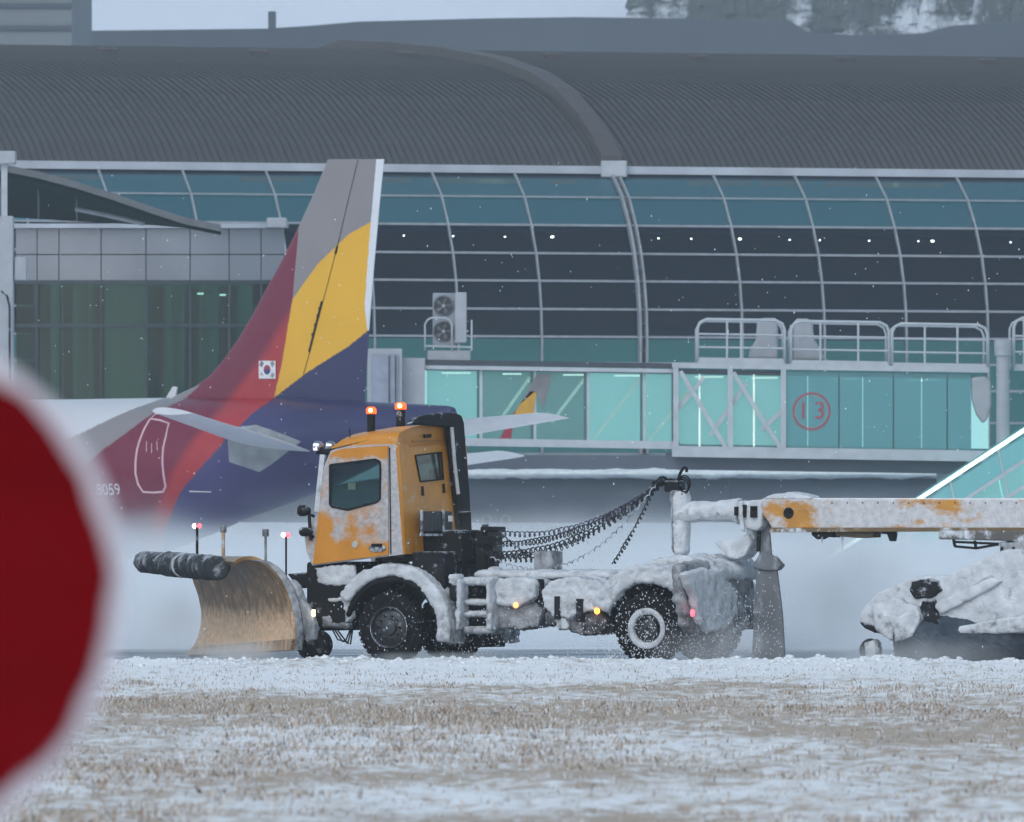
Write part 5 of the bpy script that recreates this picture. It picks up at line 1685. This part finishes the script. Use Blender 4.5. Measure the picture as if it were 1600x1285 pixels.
# =================================================================== TOWED SWEEPER
sw = TF.empty('towed_sweeper')
tag(sw, 'towed runway sweeper with long snow-covered yellow boom', 'sweeper')
BV = .26
def spr(pts, v0, dv, name, m, cake_=None, bevel=0, par=None):
    b = MB(); b.prism([S(x, y, v0) for x, y in pts], (0, dv, 0))
    o = b.build(name, m, par or sw, bevel=bevel)
    if cake_: caked(o, *cake_)
    return o
# boom
spr([(1188, 780), (1780, 781), (1780, 826), (1206, 826), (1200, 815), (1188, 800)], BV, -2 * BV, 'boom', MT['boom'], bevel=.02)
spr([(1202, 825), (1780, 825), (1780, 829), (1202, 832)], BV + .02, -2 * BV - .04, 'boom_flange', M('flange_brown', (.17, .11, .05), .6, snow=.4, sscale=3), bevel=.005)
spr([(1190, 780), (1205, 773), (1235, 769), (1262, 775), (1270, 781)], BV - .05, -.4, 'boom_snow', MT['cake'], (.03, .02, .1))
spr([(1270, 778.5), (1780, 779), (1780, 781.5), (1270, 781)], BV - .02, -.48, 'boom_snow', MT['snow_thick'])
MB().lathe([(.085, .0), (.07, .012), (.03, .0)], S(1232, 802, BV), 'y', 14).build('boom_port', MT['dark'], sw)
for x in list(range(1300, 1600, 24)):
    MB().lathe([(.012, 0), (.012, .008)], S(x, 786, BV), 'y', 6).build('boom_rivet', MT['dark'], sw)
spr([(1268, 828), (1300, 829), (1300, 840), (1285, 838), (1276, 843), (1268, 836)], BV - .05, -.3, 'lamp_bracket', MT['dark'])
spr([(1305, 829), (1364, 829), (1364, 840), (1340, 841), (1306, 838)], BV - .05, -.3, 'hose_tray', M('tray_brown', (.09, .07, .05), .8), bevel=.01)
spr([(1366, 829), (1392, 829), (1392, 834), (1390, 846), (1386, 835), (1366, 834)], BV - .05, -.25, 'hanger', MT['dark'])
for x, l_ in ((1316, 860), (1284, 850), (1390, 846)):
    MB().tube([S(x, 838, BV - .1), S(x + .5, l_, BV - .1)], [.022, .004], 6).build('icicle', MT['cake'], sw)
spr([(1466, 829), (1780, 830), (1780, 846), (1598, 848), (1560, 845), (1466, 843)], BV + .03, -.5, 'light_box', M('box_taupe', (.12, .115, .11), .7, snow=.45, sscale=3), bevel=.02)
b = MB()
for a_, c_ in (((1490, 843), (1492, 854)), ((1492, 854), (1525, 857)), ((1525, 857), (1560, 851)), ((1525, 857), (1523, 845)), ((1492, 847), (1560, 850))):
    b.bar(S(*a_, BV), S(*c_, BV), .035)
b.build('hose_bracket', MT['black_clean'], sw)
# gooseneck
def neck(pts, name, m):
    rings = []
    for x, y, r in pts:
        p = S(x, y, 0); rings.append([p + Vector((0, r * math.cos(t), r * math.sin(t))) for t in np.linspace(0, 2 * math.pi, 14, endpoint=False)])
    b = MB(); b.loft(rings); return b.build(name, m, sw, smooth=True)
caked(neck([(1060, 806, .16), (1078, 801, .15), (1095, 799, .145), (1120, 799, .15), (1145, 798, .17), (1158, 800, .2)], 'gooseneck', MT['cake']), .03, .03, .15)
spr([(1074, 795), (1100, 791), (1150, 785), (1160, 783), (1160, 786), (1100, 795)], .02, -.04, 'neck_cable', MT['dark'])
spr([(1149, 785), (1190, 781), (1190, 823), (1180, 830), (1166, 826), (1154, 812)], .28, -.56, 'neck_joint', MT['cake'], (.03, .03, .15))
for x0, x1, y0, y1 in ((1147, 1152, 792, 806), (1159, 1165, 789, 809), (1172, 1182, 791, 809)):
    spr([(x0, y0), (x1, y0), (x1, y1), (x0, y1)], .325, -.1, 'joint_slot', MT['black_clean'])
spr([(1154, 783), (1160, 783), (1162, 832), (1156, 828)], .33, -.05, 'joint_strap', MT['cake'], (.02, .015, .08))
# kingpin post
b = MB(); b.lathe([(.10, 1.58), (.13, 1.62), (.14, 2.0), (.14, 2.45), (.12, 2.52)], (S(1064, 0, 0).x, 0, 0), 'z', 16); caked(b.build('kingpin_post', MT['cake'], sw), .03, .03, .12)
spr([(1047, 768), (1060, 764), (1063, 862), (1058, 866), (1050, 862)], .12, -.2, 'post_rib', MT['cake_dirty'], (.03, .03, .12))
# hose cluster on top of the post
b = MB()
for i in range(9):
    a_ = S(1058 + random.uniform(-6, 14), 764 + random.uniform(-6, 10), random.uniform(-.1, .15))
    m1 = S(1040 + random.uniform(-8, 14), 748 + random.uniform(-4, 8), random.uniform(-.15, .2)); m2 = S(1024 + random.uniform(-6, 8), 755 + random.uniform(-4, 6), random.uniform(-.1, .15))
    b.tube(dense([a_, m1, m2], 8), .014, 5)
for k in range(3):
    c_ = S(1066 + 3 * k, 762 - 3 * k, .05); b.tube([c_ + Vector((.1 * math.cos(t), .03 * k, .12 * math.sin(t))) for t in np.linspace(0, 5.5, 14)], .011, 5)
b.build('hose_cluster', MT['black_clean'], sw)
MB().tube(dense([S(1059, 765, .05), S(1061, 745, .05), S(1067, 733, .05), S(1072, 731, .05), S(1073, 738, .05)], 14), .022, 6).build('hose_hook', MT['black_clean'], sw)
b = MB(); b.box(S(1056, 0, 0).x - .1, S(1056, 0, 0).x + .14, -.12, .12, S(0, 772, 0).z, S(0, 755, 0).z); b.build('hose_manifold', MT['dark'], sw, bevel=.02)
# coiled hoses hanging from the truck to the post
def coil(p0, p1, sag, r, turns, name, m, wr=.010):
    p0, p1 = S(*p0), S(*p1)
    pts = []
    n = turns * 8
    for i in range(n + 1):
        f_ = i / n
        c_ = p0.lerp(p1, f_) - Vector((0, 0, sag * 4 * f_ * (1 - f_)))
        rr = r * (.8 + .4 * noise.noise(Vector((f_ * 9, turns, sag * 7))))
        t = 2 * math.pi * turns * f_
        c_ = c_ + Vector((.3 * rr * math.cos(t), rr * math.cos(t), rr * math.sin(t)))
        pts.append(c_)
    return MB().tube(pts, wr, 4).build(name, m, sw)
HD = M('hose_black', (.02, .02, .025), .6, snow=.37, sscale=9)
HV = M('hose_violet', (.07, .06, .11), .6, snow=.38, sscale=9)
coil((776, 832, .05), (1038, 752, .05), .28, .045, 34, 'coiled_hose', HV)
coil((764, 866, .12), (1036, 753, .12), .30, .055, 36, 'coiled_hose', HD, .012)
coil((764, 868, -.05), (1030, 756, -.05), .34, .05, 32, 'coiled_hose', HD)
coil((768, 872, .2), (1026, 756, .2), .60, .03, 30, 'coiled_hose', M('hose_frosted', (.12, .13, .15), .7, snow=.5, sscale=8), .008)
coil((770, 850, .0), (1034, 753, .0), .26, .05, 44, 'coiled_hose', HD, .011)
coil((958, 882, .0), (1024, 762, .0), .05, .035, 18, 'coiled_hose', HD, .011)
coil((775, 828, .1), (838, 877, .1), .03, .03, 10, 'coiled_hose', HD, .012)
coil((760, 868, .1), (832, 874, .1), .03, .045, 9, 'coiled_hose', HD, .010)
# hanging foot, snow-loaded
spr([(1116, 848), (1130, 846), (1152, 842), (1168, 834), (1174, 850), (1164, 868), (1152, 875), (1138, 872), (1128, 860)], .2, -.4, 'landing_foot', MT['cake'], (.025, .018, .2))
spr([(1098, 870), (1112, 866), (1122, 872), (1116, 884), (1090, 884)], .1, -.3, 'coupling_plate', MT['cake'], (.025, .025, .2))
spr([(1164, 822), (1176, 822), (1180, 845), (1166, 840)], .1, -.15, 'foot_link', MT['cake'], (.025, .02, .1))
# long rubber flap hanging from the boom
spr([(1187, 822), (1201, 820), (1205, 866), (1217, 880), (1214, 893), (1222, 960), (1226, 1032), (1174, 1032), (1178, 960), (1182, 890), (1178, 880), (1186, 866)], .1, -.05, 'spray_flap', MT['flap'], bevel=.01)
spr([(1182, 872), (1190, 862), (1212, 872), (1220, 884), (1214, 892), (1182, 890)], .14, -.16, 'flap_snow', MT['flap'], (.02, .02, .15))
MB().tube([S(1186, 822, .16), S(1185, 862, .16)], .03, 6).build('flap_hanger', MT['dark'], sw)
# brush unit: hood, arms and drum lying across the picture
spr([(1342, 972), (1350, 948), (1372, 927), (1402, 913), (1428, 903), (1452, 900), (1480, 900), (1512, 886), (1548, 868), (1570, 860), (1640, 856), (1760, 856), (1760, 986), (1480, 985), (1462, 972), (1446, 966), (1428, 985), (1400, 1000), (1378, 990)], .9, -1.6, 'brush_hood', MT['cake'], (.03, .04, .35))
spr([(1470, 985), (1560, 968), (1640, 955), (1760, 950), (1760, 990), (1480, 990)], .98, -.3, 'hood_skirt', MT['cake'], (.03, .03, .3))
spr([(1455, 945), (1500, 925), (1550, 902), (1566, 908), (1520, 935), (1470, 960)], .97, -.2, 'hood_fold', MT['cake'], (.03, .03, .2))
spr([(1506, 926), (1530, 908), (1548, 898), (1552, 903), (1520, 926)], .93, -.05, 'skirt_gap', MT['cake_dirty'], (.02, .02, .1))
spr([(1424, 910), (1442, 904), (1464, 907), (1470, 922), (1456, 934), (1428, 936), (1421, 925)], .95, -.35, 'hood_opening', MT['dark'], (.025, .03, .12))
spr([(1343, 972), (1372, 980), (1368, 990), (1350, 982)], 1.0, -.5, 'hood_lip', MT['dark'], (.03, .02, .1))
spr([(1360, 946), (1395, 934), (1430, 946), (1440, 965), (1420, 990), (1390, 1002), (1368, 985)], 1.05, -.4, 'snow_lump', MT['cake'], (.03, .04, .25))
spr([(1392, 968), (1432, 950), (1438, 966), (1424, 996), (1398, 1004)], 1.12, -.2, 'snow_lump', MT['cake'], (.03, .03, .2))
spr([(1440, 940), (1458, 938), (1462, 960), (1470, 985), (1440, 985), (1434, 960)], 1.0, -.3, 'side_strut', MT['dark'], (.025, .03, .15))
spr([(1352, 1004), (1366, 1000), (1372, 1018), (1366, 1034), (1352, 1032)], .9, -.2, 'caster_snow', MT['cake'], (.025, .04, .1))
MB().lathe([(.05, .06), (.15, .06), (.17, 0), (.15, -.06), (.05, -.06)], S(1360, 1016, .8), 'y', 18).build('caster_wheel', MT['rubber'], sw, smooth='auto')
# turret between boom and hood
spr([(1560, 848), (1640, 848), (1640, 882), (1600, 900), (1575, 895), (1556, 880), (1564, 862)], .3, -.7, 'turret', MT['cake_dirty'], (.035, .07, .18))
for x in (1566, 1584, 1602):
    MB().tube([S(x, 855, .38), S(x - 4, 875, .42), S(x + 3, 893, .40)], .022, 6).build('turret_hose', MT['dark'], sw)
# drum: axis runs to the right of the picture, turned from the truck's axis
drum_a = S(1404, 1005, .75); drum_b = S(1790, 1008, .2)
ax = (drum_b - drum_a); L = ax.length; ax.normalize()
e1 = Vector((0, 0, 1)); e2 = ax.cross(e1).normalized()
rings = []
r0 = .40
nseg, nrr = 90, 64
ctr = drum_a.copy(); ctr.z = r0 + .0
for k in range(nseg + 1):
    f_ = k / nseg
    c_ = Vector((drum_a.x, drum_a.y, r0)) + ax * (L * f_); c_.z = r0
    taper = .82 + .18 * min(1, f_ * 12)
    rings.append([c_ + (e1 * math.cos(t) + e2 * math.sin(t)) * (r0 * taper * (1 + random.uniform(-.02, .02))) for t in np.linspace(0, 2 * math.pi, nrr, endpoint=False)])
b = MB(); b.loft(rings); b.build('brush_drum', MT['brush'], sw)
# bristle tufts standing proud of the drum
vv, ff = [], []
for i in range(9000):
    f_ = random.random(); t = random.uniform(0, 2 * math.pi)
    c_ = Vector((drum_a.x, drum_a.y, r0)) + ax * (L * f_)
    d_ = e1 * math.cos(t) + e2 * math.sin(t); tn = -e1 * math.sin(t) + e2 * math.cos(t)
    a_ = c_ + d_ * (r0 * .85); tip = c_ + d_ * (r0 * random.uniform(.98, 1.03)) + tn * random.uniform(-.03, .04) + ax * random.uniform(-.03, .03)
    if tip.z < .01: continue
    o_ = len(vv); vv += [a_ - ax * .012, a_ + ax * .012, tip]; ff.append((o_, o_ + 1, o_ + 2))
b = MB(); b.add(vv, ff); b.build('bristle_tufts', MT['brush'], sw, fix=False, kind='stuff')
# rear carriage wheel (out of frame) and post carrying the boom
for sg in (1, -1):
    MB().lathe([(.1, -.15), (.38, -.15), (.44, -.1), (.45, 0), (.44, .1), (.38, .15), (.1, .15)], (S(1830, 0, 0).x, sg * .95, .44), 'y', 26).build('carriage_wheel', MT['rubber'], sw, smooth='auto')
b = MB(); b.tube([(S(1830, 0, 0).x, -.95, .44), (S(1830, 0, 0).x, .95, .44)], .08, 8); b.bar((S(1830, 0, 0).x, 0, .44), (S(1770, 0, 0).x, 0, 2.1), .3, .3); b.build('carriage_frame', MT['dark'], sw)

# =================================================================== ROUND SIGN (near, out of focus)
SY = 13.0
sc_ = W(-228, 920, SY)
sign = wthing('round_sign', (sc_.x, SY, 0))
tag(sign, 'round red sign with white rim standing close in front of the verge', 'sign')
r_red = 396 / F * SY; r_out = 422 / F * SY
def wob(t): return 1 + .008 * math.sin(9 * t + 1) + .006 * math.sin(17 * t) + .004 * math.sin(31 * t)
n = 96
b = MB(); b.prism([Vector((sc_.x + r_red * wob(t) * math.cos(t), SY - .006, sc_.z + r_red * wob(t) * math.sin(t))) for t in np.linspace(0, 2 * math.pi, n, endpoint=False)], (0, .005, 0)); b.build('red_face', MT['signred'], sign)
b = MB(); b.prism([Vector((sc_.x + r_out * math.cos(t), SY, sc_.z + r_out * math.sin(t))) for t in np.linspace(0, 2 * math.pi, n, endpoint=False)], (0, .02, 0)); b.build('white_rim', MT['signwhite'], sign, bevel=.003)
b = MB(); b.lathe([(.03, -.3), (.03, sc_.z + .22), (.024, sc_.z + .23)], (sc_.x, SY + .075, 0), 'z', 16); b.build('sign_pole', MT['galv'], sign, smooth='auto')
for dz in (-.14, .14):
    b = MB(); b.box(sc_.x - .07, sc_.x + .07, SY + .021, SY + .12, sc_.z + dz - .025, sc_.z + dz + .025); b.build('bracket', MT['galv'], sign, bevel=.005)

# =================================================================== FALLING AND FLUNG SNOW
def flakes():
    vv, ff = [], []
    def fl(p, r):
        o_ = len(vv); q = random.uniform(1.0, 2.2)
        dx = random.uniform(-.5, .2)
        vv.extend([(p[0] - r, p[1], p[2]), (p[0] + r, p[1], p[2]), (p[0], p[1] - r, p[2]), (p[0], p[1] + r, p[2]),
                   (p[0] - dx * r, p[1], p[2] - r * q), (p[0] + dx * r, p[1], p[2] + r * q)])
        for a_, b_ in ((0, 2), (2, 1), (1, 3), (3, 0)):
            ff.append((o_ + a_, o_ + b_, o_ + 5)); ff.append((o_ + b_, o_ + a_, o_ + 4))
    for i in range(600):
        Y = random.uniform(118, 170); x = random.uniform(-.056, .056) * Y; z = random.uniform(0, 6.5)
        fl((x, Y, z), random.uniform(.004, .009))
    # flung up round the wheels
    for cu, v, n_, sp_ in ((REAR_U, 1.25, 750, .5), (REAR_U - .9, .6, 700, .6), (0, 1.28, 60, .5), (-.8, .4, 240, .45), (-2.2, 1.25, 260, .8), (-4.3, .5, 300, .5)):
        for i in range(n_):
            p = TF.world((cu + random.gauss(0, sp_), v + random.gauss(0, .12) if v > 1 else v + random.gauss(0, .3), abs(random.gauss(.35, .38)) + .02))
            p.y -= .25
            fl(p, random.uniform(.004, .0095))
    b = MB(); b.v = vv; b.f = ff
    return b.build('falling_snow', M('snowflake', (.85, .87, .92), .9, var=.02), fix=False)
tag(flakes(), 'falling and flung snowflakes around the truck', 'snow', kind='stuff')

def puff(name, loc, size, dens, label, nscale=1.2, rotz=0.0, flat=False):
    """a cloud of powder snow: soft ellipsoid of scattering volume"""
    b = MB().ball((0, 0, 0), 1, 24, 14)
    m, n, l = new_mat(name)
    n.remove(n['Principled BSDF'])
    tc = n.new('ShaderNodeTexCoord')
    ln = n.new('ShaderNodeVectorMath'); ln.operation = 'LENGTH'
    l.new(tc.outputs['Object'], ln.inputs[0])
    fo = n.new('ShaderNodeMapRange'); fo.interpolation_type = 'SMOOTHSTEP'
    fo.inputs['From Min'].default_value = .98; fo.inputs['From Max'].default_value = .15
    fo.inputs['To Min'].default_value = 0; fo.inputs['To Max'].default_value = 1
    l.new(ln.outputs['Value'], fo.inputs['Value'])
    mp = n.new('ShaderNodeMapping'); mp.inputs['Scale'].default_value = size
    l.new(tc.outputs['Object'], mp.inputs[0])
    nz = n.new('ShaderNodeTexNoise'); nz.inputs['Scale'].default_value = nscale; nz.inputs['Detail'].default_value = 3
    l.new(mp.outputs[0], nz.inputs[0])
    r2 = n.new('ShaderNodeMapRange'); r2.inputs['From Min'].default_value = .32; r2.inputs['From Max'].default_value = .68
    r2.inputs['To Min'].default_value = .15; r2.inputs['To Max'].default_value = 1.5
    l.new(nz.outputs[0], r2.inputs['Value'])
    mu = n.new('ShaderNodeMath'); mu.operation = 'MULTIPLY'; l.new(fo.outputs[0], mu.inputs[0]); l.new(r2.outputs[0], mu.inputs[1])
    m3 = n.new('ShaderNodeMath'); m3.operation = 'MULTIPLY'; l.new(mu.outputs[0], m3.inputs[0]); m3.inputs[1].default_value = dens
    pv = n.new('ShaderNodeVolumePrincipled')
    pv.inputs['Color'].default_value = (.985, .993, 1.0, 1)
    pv.inputs['Anisotropy'].default_value = 0.0
    l.new(m3.outputs[0], pv.inputs['Density'])
    l.new(pv.outputs[0], n['Material Output'].inputs['Volume'])
    o = b.build(name, m, smooth=True)
    o.location = loc; o.scale = size; o.rotation_euler = (0, 0, rotz)
    return tag(o, label, 'snow cloud', kind='stuff')
def tw(px, py, v): return TF.world(S(px, py, v))
puff('snow_plume', tw(1290, 985, -.4) + Vector((0, 1.5, 0)), (1.8, 2.0, 1.7), .42, 'white powder plume blown up between the flap and the brush')
puff('snow_plume', tw(1430, 1030, .9) - Vector((0, .5, 0)), (1.9, .9, .42), 1.0, 'powder snow swirling along the foot of the brush')
puff('snow_plume', tw(380, 1022, 1.2) , (1.1, .8, .26), 2.2, 'grey powder snow churned at the foot of the plough blade')
puff('snow_plume', tw(1120, 1015, .6) - Vector((0, .6, 0)), (1.2, 1.0, .6), .8, 'fine powder snow around the rear wheels of the truck')

puff('snow_plume', tw(262, 985, -1.2), (.9, 1.6, .9), .45, 'thin powder cloud streaming off the far end of the plough blade', 2.0)
puff('snow_plume', tw(860, 850, -.9), (2.4, 1.0, .8), .34, 'thin powder veil drifting over the truck deck behind the cab', 1.8)
puff('snow_plume', tw(1130, 940, -1.3), (1.3, .8, .9), .40, 'powder cloud rising past the caked rear guard of the truck', 2.2)
puff('snow_plume', tw(1330, 900, -1.5), (1.4, 1.2, 1.0), .40, 'high powder swirl under the sweeper boom', 2.2)
puff('snow_plume', tw(690, 1028, .9) - Vector((0, .3, 0)), (1.6, .6, .13), 1.4, 'powder snow skimming the taxiway by the front wheels', 3.0)
# drifting snow low over the apron behind the truck
def drift():
    b = MB(); b.box(-70, 70, 158, 282, .02, 3.4)
    m, n, l = new_mat('drifting_snow')
    n.remove(n['Principled BSDF'])
    tc = n.new('ShaderNodeTexCoord')
    sx = n.new('ShaderNodeSeparateXYZ'); l.new(tc.outputs['Object'], sx.inputs[0])
    fo = n.new('ShaderNodeMapRange'); fo.interpolation_type = 'SMOOTHSTEP'
    fo.inputs['From Min'].default_value = .6; fo.inputs['From Max'].default_value = 2.55
    fo.inputs['To Min'].default_value = 1; fo.inputs['To Max'].default_value = 0
    mp = n.new('ShaderNodeMapping'); mp.inputs['Scale'].default_value = (.28, .06, .55)
    l.new(tc.outputs['Object'], mp.inputs[0])
    nz = n.new('ShaderNodeTexNoise'); nz.inputs['Scale'].default_value = 1.0; nz.inputs['Detail'].default_value = 2
    l.new(mp.outputs[0], nz.inputs[0])
    ad = n.new('ShaderNodeMath'); ad.operation = 'MULTIPLY_ADD'; l.new(nz.outputs[0], ad.inputs[0]); ad.inputs[1].default_value = -3.2
    l.new(sx.outputs['Z'], ad.inputs[2])
    a2 = n.new('ShaderNodeMath'); a2.operation = 'ADD'; l.new(ad.outputs[0], a2.inputs[0]); a2.inputs[1].default_value = 1.6
    l.new(a2.outputs[0], fo.inputs['Value'])
    m3 = n.new('ShaderNodeMath'); m3.operation = 'MULTIPLY'; l.new(fo.outputs[0], m3.inputs[0]); m3.inputs[1].default_value = .050
    pv = n.new('ShaderNodeVolumePrincipled'); pv.inputs['Color'].default_value = (.985, .993, 1.0, 1)
    l.new(m3.outputs[0], pv.inputs['Density'])
    l.new(pv.outputs[0], n['Material Output'].inputs['Volume'])
    o = b.build('drifting_snow', m)
    return tag(o, 'low drifting snow blown across the apron behind the truck', 'snow cloud', kind='stuff')
drift()

# =================================================================== HAZE
def haze():
    b = MB(); b.box(-1000, 1000, -60, 2100, -2, 260)
    m, n, l = new_mat('haze')
    n.remove(n['Principled BSDF'])
    pv = n.new('ShaderNodeVolumePrincipled')
    pv.inputs['Color'].default_value = (.88, .94, 1.0, 1)
    pv.inputs['Density'].default_value = .00025
    l.new(pv.outputs[0], n['Material Output'].inputs['Volume'])
    o = b.build('haze', m)
    return tag(o, 'pale winter haze filling the air over the airfield', 'haze', kind='stuff')
haze()
